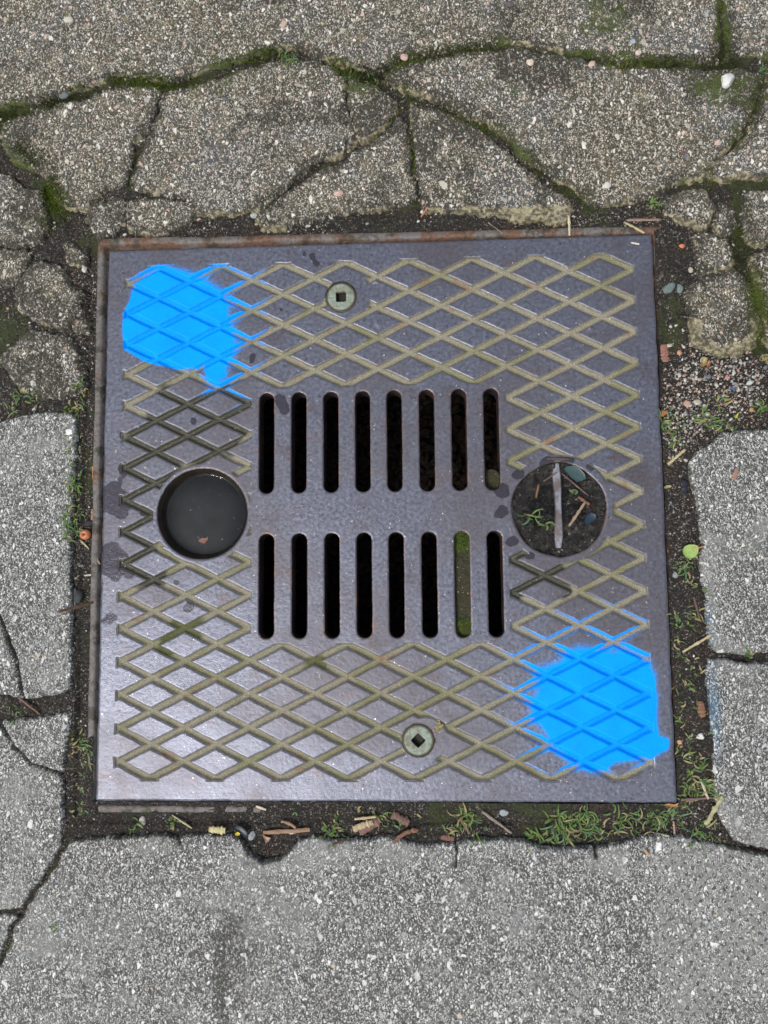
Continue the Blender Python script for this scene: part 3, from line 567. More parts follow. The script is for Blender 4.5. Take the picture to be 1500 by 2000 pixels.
def blobs(L, warp=.006, soft=False):
    m_ = np.zeros(X.shape); xx = X + warp * fbm(X, Y, 45, 5, 55) * 2; yy = Y + warp * fbm(X, Y, 45, 5, 56) * 2
    for a, b, r in L:
        c = U(a, b); m_ = m_ + np.exp(-((xx - c[0]) ** 2 + (yy - c[1]) ** 2) / (1.15 * r * PX) ** 2)
    return m_ if soft else np.clip(.5 + .8 * (m_ - .5), 0, 1)
wet = blobs([(222, 962, 22), (206, 985, 20), (236, 1000, 14), (245, 975, 12), (212, 1085, 22), (200, 1105, 14), (238, 1100, 20), (256, 1120, 10), (225, 1125, 9), (548, 782, 12), (552, 798, 10), (608, 498, 8), (614, 512, 6), (590, 495, 5), (548, 607, 5), (491, 701, 7), (380, 820, 8), (345, 1135, 6), (366, 1186, 11), (210, 1210, 13), (240, 917, 13), (278, 1002, 9), (238, 850, 8),
             (984, 960, 16), (978, 1000, 12), (1012, 925, 12), (1070, 900, 14), (1110, 897, 13), (1000, 1060, 12), (1035, 1085, 9), (1150, 915, 8)])

gwet = sst(.35, .62, blobs([(335, 800, 50), (390, 830, 50), (280, 880, 50), (330, 870, 40), (250, 950, 42), (290, 930, 30), (262, 1035, 45), (250, 1090, 42), (290, 1115, 30), (460, 770, 34), (430, 800, 30), (420, 860, 40), (460, 830, 30), (1040, 1110, 40), (1005, 1150, 30), (1080, 1135, 26)], .012, True)) * groove
gmoss = sst(.3, .7, np.clip(blobs([(365, 1230, 36), (330, 1265, 18), (300, 1180, 10), (350, 1205, 20), (620, 1300, 22), (1400, 600, 1), (490, 915, 8)], .01, True), 0, 1)) * .85
rust = np.clip(.35 * sst(-.006, 0, body) + .45 * bl(1190, 900, .03, .02) + .42 * bl(1150, 1000, .05, .05) * sst(.012, 0, hole_r(X, Y)) + .35 * bl(735, 935, .01, .02) + .25 * bl(420, 1000, .08, .08) * sst(.012, 0, hole_l(X, Y)), 0, 1)
Z = -depth + .00025 * fbm(X, Y, 30, 3, 7) * 2 + .00012 * wob2
Z += -.0012 * sst(-.0022, 0, body) * 1.0 - .0004 * sst(.0010, 0, slots) - .0005 * sst(.0014, 0, np.minimum(hole_l(X, Y), hole_r(X, Y)))
Z += .0009 * bl(733, 548, .004, .003) + .0007 * bl(740, 632, .004, .004) + .0006 * bl(800, 750, .012, .002) + .0012 * bl(1153, 640, .0025, .002)
lip = sst(.0018, .0004, holes)
cover = bpy.data.objects.new('manhole_cover', None); cover.location = (0, 0, -.03); cover.empty_display_size = .1
finish(cover, None, 'square cast iron drain cover with diamond grooves, slots and two bright blue spray paint patches', 'drain cover', None, None)
sheet('plate', X, Y, psd, Z, PH, M_IRON, dict(gedge_shade=sst(-.0017, -.0004, gs) * groove, groove=groove, wet=wet, gwet=gwet, gmoss=gmoss * groove, rust=rust, paint=paint, lip=lip), wall=-.026, parent=cover, origin=(0, 0, -.026))

# bolts
def bolt_mesh(c, rot, slit):
    h = .0004; a = np.arange(-.0185, .0186, h); x, y = np.meshgrid(a, a); r = np.hypot(x, y)
    ca, sa = math.cos(rot), math.sin(rot); xr, yr = x * ca + y * sa, -x * sa + y * ca
    nz_ = fbm(x + c[0], y, 300, 3, 2); sq = box_sd(xr, yr, .0052, .0052, 0, 0, .001) + .0006 * nz_
    z = -.0008 + .0016 * sst(.0170, .0150, r) - .0075 * sst(.0004, -.0004, sq) + .0002 * nz_ - .0007 * np.exp(-((r - .0149) / .0005) ** 2)
    if slit: z -= .0006 * np.exp(-(yr / .0003) ** 2) * (xr < 0) * (r < .0148)
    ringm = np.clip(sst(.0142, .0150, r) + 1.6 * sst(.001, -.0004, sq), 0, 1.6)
    o = sheet('bolt', x + c[0], y + c[1], r - .0170, z, h, M_BOLT, dict(ring=ringm), wall=-.012, parent=cover, origin=(c[0], c[1], -.012),
              label='round bolt head with a square socket, ' + ('upper one, left of centre' if slit else 'lower one, with the socket turned like a diamond and a tuft of debris beside it'))
    return o
bolt_mesh(BO[0], .03, True); bolt_mesh(BO[1], .80, False)

# recess cups: lathe from the plate's underside
def lathe(name, c, prof, mat, parent, seg=96, wob=.0, squash=None, **kw):
    V = []; F = []
    for k, (r, z) in enumerate(prof):
        for i in range(seg):
            a = 2 * math.pi * i / seg; rr = r + wob * math.sin(a * 3 + k) * (r > .002)
            V.append((c[0] + rr * math.cos(a), c[1] + rr * math.sin(a), z))
    for k in range(len(prof) - 1):
        for i in range(seg):
            j = (i + 1) % seg; F.append((k * seg + i, k * seg + j, (k + 1) * seg + j, (k + 1) * seg + i))
    return npmesh(name, V, np.zeros((0, 3), int), F, mat, parent=parent, **kw)
lathe('lifting_recess', HL, [(.0001, -.0175), (.030, -.0174), (.0440, -.0170), (.0452, -.0155), (.0460, -.010), (.0478, -.005), (.0503, -.0012)][::-1], M_WET, cover, label='left lifting recess, a round cup full of dark water')
lathe('lifting_recess', HR, [(.0001, -.018), (.046, -.018), (.0492, -.014), (.0525, -.003)][::-1], M_WET, cover, label='right lifting recess, a round cup choked with mud')
lathe('recess_floor', HL, [(.0001, -.0142), (.0200, -.0141), (.0436, -.0143), (.0446, -.0156)][::-1], M_PLUG, cover)
# lifting bar across the right recess
V = []; F = []; bx0 = U(1086, 902); bx1 = U(1092, 1070); nseg = 26
for i in range(nseg + 1):
    t = i / nseg; x = bx0[0] + (bx1[0] - bx0[0]) * t + .0012 * math.sin(t * 3.1); y = bx0[1] + (bx1[1] - bx0[1]) * t
    z = -.0022 + .0024 * math.sin(min(1, t * 1.15 + .08) * math.pi * .75) - .001 * max(0, t - .85) / .15; w = .0037 + .0006 * math.sin(t * 9) - (.0012 * max(0, t - .88) / .12); hgt = .009
    for (a, b) in ((-1, -hgt), (-1, -.0012), (-.72, 0), (.72, 0), (1, -.0012), (1, -hgt)): V.append((x + a * w, y, z + b))
for i in range(nseg):
    for k in range(6): a = i * 6 + k; b = i * 6 + (k + 1) % 6; F.append((a, b, b + 6, a + 6))
F3 = [(0, 5, 4), (0, 4, 3), (0, 3, 2), (0, 2, 1)]; e = nseg * 6; F3 += [(e, e + 4, e + 5), (e, e + 3, e + 4), (e, e + 2, e + 3), (e, e + 1, e + 2)]
bar = npmesh('lifting_bar', V, F3, F, M_BAR, parent=cover, smooth=False)

# water and mud in the recesses
h = .0008; a = np.arange(-.056, .0561, h); x, y = np.meshgrid(a, a); r = np.hypot(x, y)
sheet('water', x + HL[0], y + HL[1], r - .0462, -.0128 + .0010 * sst(.0440, .0458, r), h, M_WATER, kind='structure', origin=(HL[0], HL[1], -.009))
mx_, my_ = x + HR[0], y + HR[1]
mz = -.0052 + .0030 * sst(.02, .05, r) + .0105 * fbm(mx_, my_, 50, 4, 3) + .0060 * fbm(mx_, my_, 170, 4, 4)
for (qx, qy, rr, dd) in ((1065, 985, .013, .006), (1110, 1000, .013, .006), (1150, 925, .008, .003), (1105, 960, .006, .003)):
    c = U(qx, qy); mz -= dd * np.exp(-((mx_ - c[0]) ** 2 + (my_ - c[1]) ** 2) / rr ** 2)
mud_z = mz
sheet('mud', mx_, my_, hole_r(mx_, my_) - .001, np.minimum(mz, -.0006), h, M_MUD, kind='stuff', label='black wet mud filling the right recess around the lifting bar', cat='mud')
sheet('water', mx_, my_, hole_r(mx_, my_) + .004, np.full(x.shape, -.0066), h, M_WATER, kind='structure')
def zmud(x_, y_):
    i = int(round((x_ - HR[0] + .056) / h)); j = int(round((y_ - HR[1] + .056) / h)); i = min(max(i, 0), 140); j = min(max(j, 0), 140); return max(float(mz[j, i]), -.0066)

# dirt packed in two slots
def packed(cx, y0, y1, zt, mo, lab):
    h = .0007; xx = np.arange(cx - .0095, cx + .0096, h); yy = np.arange(y0 - .002, y1 + .002, h); x, y = np.meshgrid(xx, yy)
    sd_ = seg_d(x, y, (cx, y0 + .0079), (cx, y1 - .0079)) - .0085
    z = zt + .0035 * fbm(x, y, 90, 4, 3); ms = mo(x, y)
    sheet('packed_dirt', x, y, sd_, z, h, M_MD, dict(moss=ms), wall=-.03, kind='stuff', label=lab, cat='dirt')
    return x, y, z, sd_, ms
fill = packed(SX[6] + .0003, -.1340, -.0216, -.0065, lambda x, y: .95 * sst(-.055, -.032, y) + .55 * sst(-.105, -.122, y) + .2 * sst(-.02, .3, fbm(x, y, 60, 3, 3)), 'mossy dirt filling the second slot from the right in the lower row')
packed(SX[7] - .0003, .0222, .0455, -.0100, lambda x, y: .3 + 0 * x, 'dirt plug in the lower end of the rightmost slot of the upper row')

# frame: four mitred rails, low lip inside
def frz(x, y): return -.0035 + .0045 * ((y / .31 + 1) / 2) - .0015 * ((x / .31 + 1) / 2) - .0022 * ((x / .31 + 1) / 2) * ((1 - y / .31) / 2) - .0012 * max(0, -y / .31) - (.0045 if (x > .29 and y < .235) else 0)
prof = [(.3165, -.040), (.3155, -.0010), (.3146, 0.0), (.3098, 0.0), (.3078, -.0012), (.3068, -.0048), (.3030, -.0068), (.2960, -.0280), (.2960, -.040)]
V = []; rst = []
per = []
for (a, b) in (((-1, -1), (1, -1)), ((1, -1), (1, 1)), ((1, 1), (-1, 1)), ((-1, 1), (-1, -1))):
    for i in range(64): t = i / 64; per.append((a[0] + (b[0] - a[0]) * t, a[1] + (b[1] - a[1]) * t))
npn = len(per)
for k, (r_, z_) in enumerate(prof):
    for i, (cx, cy) in enumerate(per):
        x, y = cx * r_ * .9985, cy * r_ + .0 - .0005
        jx = .0011 * float(fbm(np.array(x), np.array(y), 25, 3, 3)) * 2 if r_ > .3 else 0
        x += jx; y += jx
        if y > .29: y -= .0045 * ((x / .31 + 1) / 2) * (1 if r_ > .305 else .3) - .0005
        V.append((x, y, (frz(x, y) + z_) if z_ > -.03 else z_)); rst.append(-.15 + .50 * (y > .29) + .45 * (x > .29) - .15 * (y < -.29) + .25 * (r_ < .3075))
F = [(k * npn + i, (k + 1) * npn + i, (k + 1) * npn + (i + 1) % npn, k * npn + (i + 1) % npn) for k in range(len(prof) - 1) for i in range(npn)]
frame = npmesh('cover_frame', V, np.zeros((0, 3), int), F, M_FRAME, dict(rust=np.array(rst)), origin=(0, 0, -.04), label='square rusty iron frame set in soil around the drain cover', cat='drain frame')
md = None

# the shaft beneath
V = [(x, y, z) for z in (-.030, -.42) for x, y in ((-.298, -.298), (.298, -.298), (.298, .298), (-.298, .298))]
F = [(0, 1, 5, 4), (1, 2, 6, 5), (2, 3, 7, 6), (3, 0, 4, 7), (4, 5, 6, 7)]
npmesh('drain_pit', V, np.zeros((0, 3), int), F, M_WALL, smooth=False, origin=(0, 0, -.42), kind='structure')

# ------------------------------------------------------------------ stones
t_ = (1 + 5 ** .5) / 2
ICO = np.array([(-1, t_, 0), (1, t_, 0), (-1, -t_, 0), (1, -t_, 0), (0, -1, t_), (0, 1, t_), (0, -1, -t_), (0, 1, -t_), (t_, 0, -1), (t_, 0, 1), (-t_, 0, -1), (-t_, 0, 1)]) / math.hypot(1, t_)
ICF = np.array([(0, 11, 5), (0, 5, 1), (0, 1, 7), (0, 7, 10), (0, 10, 11), (1, 5, 9), (5, 11, 4), (11, 10, 2), (10, 7, 6), (7, 1, 8), (3, 9, 4), (3, 4, 2), (3, 2, 6), (3, 6, 8), (3, 8, 9), (4, 9, 5), (2, 4, 11), (6, 2, 10), (8, 6, 7), (9, 8, 1)])
def subdiv(V, F):
    V = list(map(tuple, V)); c = {}; nf = []
    def mid(a, b):
        k = (min(a, b), max(a, b))
        if k not in c: p = np.array(V[a]) + np.array(V[b]); p /= np.linalg.norm(p); V.append(tuple(p)); c[k] = len(V) - 1
        return c[k]
    for a, b, d in F:
        x, y, z = mid(a, b), mid(b, d), mid(d, a); nf += [(a, x, z), (b, y, x), (d, z, y), (x, y, z)]
    return np.array(V), np.array(nf)
IV2, IF2 = subdiv(ICO, ICF); IV3, IF3 = subdiv(IV2, IF2)
def stone_v(base, c, sx, sy, sz, rot, lump, r):
    v = base.copy(); ph = r.random(6) * 9
    v = v * (1 + lump * (np.sin(v[:, [0]] * 2.3 + ph[0]) * np.sin(v[:, [1]] * 2.7 + ph[1]) + .6 * np.sin(v[:, [2]] * 3.1 + v[:, [0]] * 3 + ph[2])))
    for _ in range(7):                                      # knocked-off facets
        d = r.normal(size=3); d /= np.linalg.norm(d); k = .60 + .25 * r.random(); s_ = v @ d; v = v - np.outer(np.maximum(s_ - k, 0), d)
    v = v * (sx, sy, sz); ca, sa = math.cos(rot), math.sin(rot)
    return np.c_[v[:, 0] * ca - v[:, 1] * sa + c[0], v[:, 0] * sa + v[:, 1] * ca + c[1], v[:, 2] + c[2]]
PAL = np.array([(.46, .43, .38), (.55, .52, .48), (.38, .27, .22), (.48, .33, .27), (.30, .29, .27), (.16, .17, .18), (.40, .22, .15), (.62, .60, .56), (.25, .21, .17), (.09, .11, .13)])
def stones(name, pts, sizes, cols, label, cat):
    VV = []; FF = []; C = []; n0 = 0
    for (x, y, z), s, c in zip(pts, sizes, cols):
        v = stone_v(ICO, (x, y, z), s * (.8 + .5 * rng.random()), s * (.6 + .3 * rng.random()), s * .55, rng.random() * 6.3, .12, rng)
        VV.append(v); FF.append(ICF + n0); n0 += 12; C.append(np.tile(c, (12, 1)))
    return npmesh(name, np.concatenate(VV), np.concatenate(FF), np.zeros((0, 4), int), M_STONE, dict(col=np.concatenate(C)), origin=(0, 0, -.01), label=label, cat=cat, kind='stuff', smooth=False)
def on_soil(x, y): return soil_z[np.clip(((y - gy[0]) / GH).astype(int), 0, len(gy) - 1), np.clip(((x - gx[0]) / GH).astype(int), 0, len(gx) - 1)]
# gravel patch at the right
gp = []; x = rng.uniform(.27, .46, 9000); y = rng.uniform(.0, .22, 9000)
ii = np.clip(((x - gx[0]) / GH).astype(int), 0, len(gx) - 1); jj = np.clip(((y - gy[0]) / GH).astype(int), 0, len(gy) - 1)
keep = (rng.random(9000) < gravm[jj, ii] * .50 + .012) & (soil_z[jj, ii] >= HT[jj, ii] - 1e-6) & (x > .309)
x, y = x[keep], y[keep]; z = on_soil(x, y)
szs = .0007 + .0019 * rng.random(len(x)) ** 2.2
ci = rng.choice(len(PAL), len(x), p=[.16, .13, .14, .12, .12, .08, .06, .09, .06, .04])
stones('gravel', np.c_[x, y, z + .0004], szs, PAL[ci] * .85, 'patch of fine pink, white and grey gravel at the right of the cover', 'gravel')
# sparse grit over the bare soil
x = rng.uniform(-.45, .46, 60000); y = rng.uniform(-.40, .62, 60000)
ii = ((x - gx[0]) / GH).astype(int); jj = ((y - gy[0]) / GH).astype(int)
out = (box_sd(x, y, .3165, .3165) > 0)
keep = out & (HT[jj, ii] <= soil_z[jj, ii] + 1e-6) & (rng.random(60000) < np.clip(.14 + .9 * fbm(x, y, 30, 3, 8), .02, .5))
bl_ = (x < -.22) & (y < -.31); keep &= (rng.random(60000) < np.where(bl_, 1, np.where(y > -.05, .9, .5)))
x, y = x[keep], y[keep]; z = on_soil(x, y)
stones('grit', np.c_[x, y, z + .0001], .0004 + (.0012 + .0010 * (y > 0)) * rng.random(len(x)) ** 3.2, PAL[rng.choice(len(PAL), len(x), p=[.16, .14, .12, .10, .12, .08, .05, .12, .07, .04])], 'loose sand grains and tiny stones scattered over the dark soil joints', 'grit')
# rubble on the floor of the shaft, seen faintly through the slots
x = rng.uniform(-.29, .29, 4500); y = rng.uniform(-.29, .29, 4500)
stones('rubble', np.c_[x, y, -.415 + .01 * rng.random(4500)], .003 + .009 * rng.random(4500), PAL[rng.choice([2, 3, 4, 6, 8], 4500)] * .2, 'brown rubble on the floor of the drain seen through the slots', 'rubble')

def pebble(px, py, rx, ry, rot, col, lab, name='pebble', cat='pebble', zs=.5, mat=None, lift=.25, group=None, z=None):
    x, y = U(px, py); zz = float(zat(x, y)) if z is None else z
    r = np.random.default_rng(int(px * 7 + py)); sx, sy = rx * PX, ry * PX; sz = min(sx, sy) * zs * 1.3
    v = stone_v(IV3, (x, y, zz + sz * lift), sx, sy, sz, math.radians(rot), .10, r)
    c = np.tile(col, (len(v), 1)) * (0.9 + .25 * r.random((len(v), 1)))
    return npmesh(name, v, IF3, np.zeros((0, 4), int), mat or M_STONE, dict(col=c), label=lab, cat=cat, group=group, smooth=False)
PB = [
 (1415, 165, 17, 15, 20, (.60, .61, .58), 'white quartz pebble lying on the dark slab at the upper right'),
 (127, 185, 13, 9, 5, (.13, .15, .15), 'dark blue-grey pebble sitting in the mossy crack at the upper left'),
 (138, 45, 11, 10, 0, (.50, .47, .40), 'cream pebble set in the top slab near the top left corner'),
 (1307, 563, 14, 9, 35, (.13, .17, .165), 'grey-green slate chip right of the frame, larger left one of two'),
 (1327, 566, 8, 11, 10, (.15, .19, .18), 'grey-green slate chip right of the frame, narrower right one of two'),
 (1332, 481, 6, 5, 0, (.55, .17, .08), 'small orange stone outside the top right corner of the frame'),
 (1350, 527, 6, 6, 0, (.42, .38, .32), 'round beige stone right of the rusty frame rail near its top'),
 (662, 381, 10, 7, 20, (.55, .36, .31), 'pink pebble in the slab above the upper bolt'),
 (496, 420, 9, 6, 20, (.40, .42, .42), 'pale grey chip at the end of the slanting crack above the frame'),
 (275, 1608, 7, 11, 5, (.45, .43, .38), 'pale elongated stone below the lower left corner of the cover'),
 (491, 1634, 7, 9, -20, (.30, .31, .31), 'grey oval pebble beside the curved black scrap'),
 (569, 1628, 6, 5, 0, (.52, .47, .40), 'cream stone at the right end of the long brown twig'),
 (1309, 673, 7, 4, 10, (.50, .42, .33), 'tan stone in the soil right of the cover, above the gravel'),
 (1420, 738, 6, 5, 10, (.50, .22, .20), 'pink square stone at the top of the gravel patch'),
 (1381, 737, 6, 5, 40, (.14, .18, .22), 'dark slate-blue stone near the top of the gravel patch'),
 (1431, 759, 6, 5, 10, (.05, .09, .20), 'deep blue stone in the gravel patch'),
 (1463, 748, 8, 5, 40, (.44, .47, .45), 'pale greenish stone at the right of the gravel patch'),
 (1327, 690, 7, 6, 30, (.58, .25, .12), 'orange triangular stone just left of the folded yellow leaf'),
 (1358, 787, 10, 6, 10, (.48, .43, .36), 'cream flat stone at the bottom of the gravel patch'),
 (1339, 790, 7, 7, 0, (.46, .28, .20), 'rosy stone at the lower left of the gravel patch'),
 (1468, 800, 6, 5, 0, (.45, .25, .13), 'orange-brown stone beside the grass at the right photo edge'),
 (97, 800 - 5, 1, 1, 0, (.4, .4, .4), None),
 (64, 798, 5, 5, 0, (.45, .43, .40), 'white pebble in the soil above the tall left slab'),
 (163, 524, 6, 7, 0, (.50, .50, .46), 'pale grey stone on the crumbled bit by the frame corner'),
 (1321, 1123, 7, 6, 0, (.26, .28, .27), 'grey stone against the right edge of the cover'),
 (1368, 1438, 8, 6, 30, (.58, .57, .54), 'white angular stone in the soil right of the blue paint'),
 (1329, 1454 - 4, 5, 5, 0, (.52, .29, .18), 'orange stone in the soil near the lower right edge of the cover'),
 (170, 1020, 11, 9, 0, (.015, .017, .02), 'black stone just above the orange nut'),
 (150, 1195 - 30, 12, 15, 10, (.03, .032, .034), 'black flat stone in the soil gap left of the cover'),
 (985, 1589, 9, 6, 10, (.30, .33, .34), 'grey stone below the middle of the lower cover edge, by the grey twig'),
 (888, 1648 - 2, 3, 3, 0, (.3, .3, .3), None),
 (1034, 128, 8, 8, 0, (.62, .52, .42), 'cream round pebble just below the right mossy crack'),
 (790, 115, 9, 8, 0, (.55, .38, .33), 'pink pebble above the start of the right mossy crack'),
 (1245, 107, 8, 6, 20, (.55, .45, .39), 'pinkish pebble on the top slab near its mossy patch'),
 (1155, 131, 9, 6, 20, (.52, .38, .32), 'pinkish flat pebble under the right mossy crack'),
 (1330, 253 + 50, 5, 4, 0, (.20, .06, .06), 'dark red pebble on the slab with the white quartz pebble'),
 (1183, 368, 9, 8, 0, (.58, .57, .52), 'white pebble near the bottom of the slab with the white quartz pebble'),
 (760, 290 - 265, 1, 1, 0, (.3, .3, .3), None),
 (995, 12, 9, 7, 0, (.10, .08, .09), 'dark purple-grey pebble at the very top of the photo'),
 (440, 205 - 7, 7, 5, 0, (.11, .13, .14), 'small slate pebble just below the left mossy crack'),
 (1235, 86, 7, 5, 0, (.30, .36, .40), 'bluish pebble in the mossy patch on the top slab'),
]
for (a, b, c, d, e_, f_, lab) in PB:
    if lab: pebble(a, b, c, d, e_, f_, lab)

# ------------------------------------------------------------------ moss along the cracks
VV = []; FF = []; CV = []; n0 = 0
def moss_at(x, y, z, h_, c):
    global n0
    k = len(x)
    for rep in range(3):
        a = rng.random(k) * 6.283; w = .00035 + .0003 * rng.random(k); hh = h_ * (.5 + .8 * rng.random(k)); la = rng.random(k) * 6.283; ln = hh * (.3 + .7 * rng.random(k))
        ox = x + rng.normal(0, .0006, k); oy = y + rng.normal(0, .0006, k)
        p0 = np.c_[ox - w * np.cos(a), oy - w * np.sin(a), z - .0005]; p1 = np.c_[ox + w * np.cos(a), oy + w * np.sin(a), z - .0005]
        p2 = np.c_[ox + ln * np.cos(la), oy + ln * np.sin(la), z + hh]
        VV.append(np.stack([p0, p1, p2], 1).reshape(-1, 3)); FF.append(np.arange(3 * k).reshape(-1, 3) + n0); n0 += 3 * k
        CV.append(np.repeat(c * (.7 + .6 * rng.random((k, 1))), 3, 0))
mk = {'A': (.0040, 7000), 'B': (.0036, 3800), 'V': (.0035, 900), 'J': (.0095, 6500), 'C': (.003, 900), 'S8': (.006, 1500), 'K': (.004, 500), 'M12': (.0016, 450), 'M3': (.0012, 250), 'M4': (.0012, 150), 'R': (.003, 450)}
for k, (wd, cnt) in mk.items():
    cnt = int(cnt * 1.45); wd *= 1.25; L = CR[k]; seg = np.hypot(*np.diff(L, axis=0).T); cum = np.r_[0, np.cumsum(seg)]; t = rng.random(cnt) * cum[-1]
    i = np.clip(np.searchsorted(cum, t) - 1, 0, len(seg) - 1); f = (t - cum[i]) / seg[i]
    x = L[i, 0] + (L[i + 1, 0] - L[i, 0]) * f + rng.normal(0, wd, cnt); y = L[i, 1] + (L[i + 1, 1] - L[i, 1]) * f + rng.normal(0, wd, cnt)
    kp = rng.random(cnt) < sst(-.14, .10, fbm(x, y, 28, 3, 19)) * (np.where((x > .0) & (y < .565), .35, 1.0) if k == 'A' else 1.0); x, y = x[kp], y[kp]
    g = np.clip(.5 + 2.2 * fbm(x, y, 22, 3, 29), 0, 1)[:, None]
    moss_at(x, y, zat(x, y), .0021, (1 - g) * np.array([(.040, .048, .012)]) + g * np.array([(.13, .185, .018)]))
x = rng.uniform(-.42, .44, 14000); y = rng.uniform(-.36, .60, 14000)          # thin moss on soil and in patches on the old slabs
ii = ((x - gx[0]) / GH).astype(int); jj = ((y - gy[0]) / GH).astype(int)
so_ = (HT[jj, ii] <= soil_z[jj, ii] + 1e-6) & (box_sd(x, y, .317, .317) > 0)
kp = (so_ & (rng.random(14000) < sm[jj, ii] * .8)) | (~so_ & (y > .33) & (rng.random(14000) < (patch + .5 * np.clip(1 - d_moss / .026, 0, 1) * sst(.0, .22, fbm(GX, GY, 34, 4, 88)))[jj, ii] * .8)); kp &= box_sd(x, y, .317, .317) > 0
x, y = x[kp], y[kp]; moss_at(x, y, zat(x, y), .0013, np.where((y > .33)[:, None], np.array([(.075, .090, .016)]), np.array([(.055, .060, .018)])))
fx, fy, fz, fs, fm = fill; sel = np.argwhere((fs < -.0006)); sel = sel[rng.random(len(sel)) < np.clip(fm[sel[:, 0], sel[:, 1]] - .15, .02, 1) * .8]
moss_at(fx[sel[:, 0], sel[:, 1]], fy[sel[:, 0], sel[:, 1]], fz[sel[:, 0], sel[:, 1]], .0013, np.tile((.12, .19, .03), (len(sel), 1)))
x = rng.uniform(-.17, .09, 900); y = rng.normal(-.3075, .0016, 900); kp = rng.random(900) < sst(-.12, .12, fbm(x, y, 30, 2, 3)); x, y = x[kp], y[kp]
moss_at(x, y, np.full(len(x), -.0095), .0018, np.tile((.06, .075, .012), (len(x), 1)))
npmesh('moss', np.concatenate(VV), np.concatenate(FF), np.zeros((0, 4), int), M_MOSS, dict(col=np.concatenate(CV)), origin=(0, 0, 0), kind='stuff', label='dark green moss in the cracks and joints between the slabs', cat='moss', smooth=False)

# ------------------------------------------------------------------ grass
def blades(spots):
    V = []; F = []; C = []
    for (px, py, cnt, ln, spread, dry) in spots:
        cx, cy = U(px, py)
        for _ in range(cnt):
            a = random.gauss(0, 1); b = random.gauss(0, 1)
            x = cx + a * spread * PX * .5; y = cy + b * spread * PX * .5; z = float(zat(x, y)) - .0008
            L = ln * .001 * random.uniform(.5, 1.35); th = random.uniform(0, 6.283); el = random.uniform(.15, 1.1); w = random.uniform(.0004, .0010)
            cur = random.uniform(-2.6, 2.6); dr = random.uniform(.4, 1.6); ns = 7
            g = random.random(); base = np.array((.085, .17, .03)) * (1 - g) + np.array((.18, .29, .06)) * g
            if random.random() < dry: base = np.array((.42, .36, .16))
            elif random.random() < .2: base = np.array((.10, .22, .10))
            b0 = len(V); x_, y_, z_ = x, y, z
            for i in range(ns + 1):
                t = i / ns; ww = w * (1 - t ** 2.2) * (.7 + .6 * min(1, t * 3)) + .00005
                nx, ny = -math.sin(th), math.cos(th)
                V.append((x_ - nx * ww, y_ - ny * ww, z_ + ww * .35)); V.append((x_, y_, z_ - ww * .2)); V.append((x_ + nx * ww, y_ + ny * ww, z_ + ww * .35))
                cc = base * (.75 + .45 * t); cc = cc + (np.array((.40, .40, .22)) - cc) * (.5 * max(0, .25 - t) / .25)
                C += [cc, cc * .9, cc]
                th += cur / ns; el -= dr / ns
                x_ += math.cos(th) * math.cos(el) * L / ns; y_ += math.sin(th) * math.cos(el) * L / ns; z_ += math.sin(el) * L / ns
                z_ = max(z_, float(zat(x_, y_)) + .0004 if box_sd(np.array(x_), np.array(y_), .303, .303) > 0 else .0006)
            for i in range(ns):
                q = b0 + i * 3; F += [(q, q + 1, q + 4, q + 3), (q + 1, q + 2, q + 5, q + 4)]
    return np.array(V), F, np.array(C)
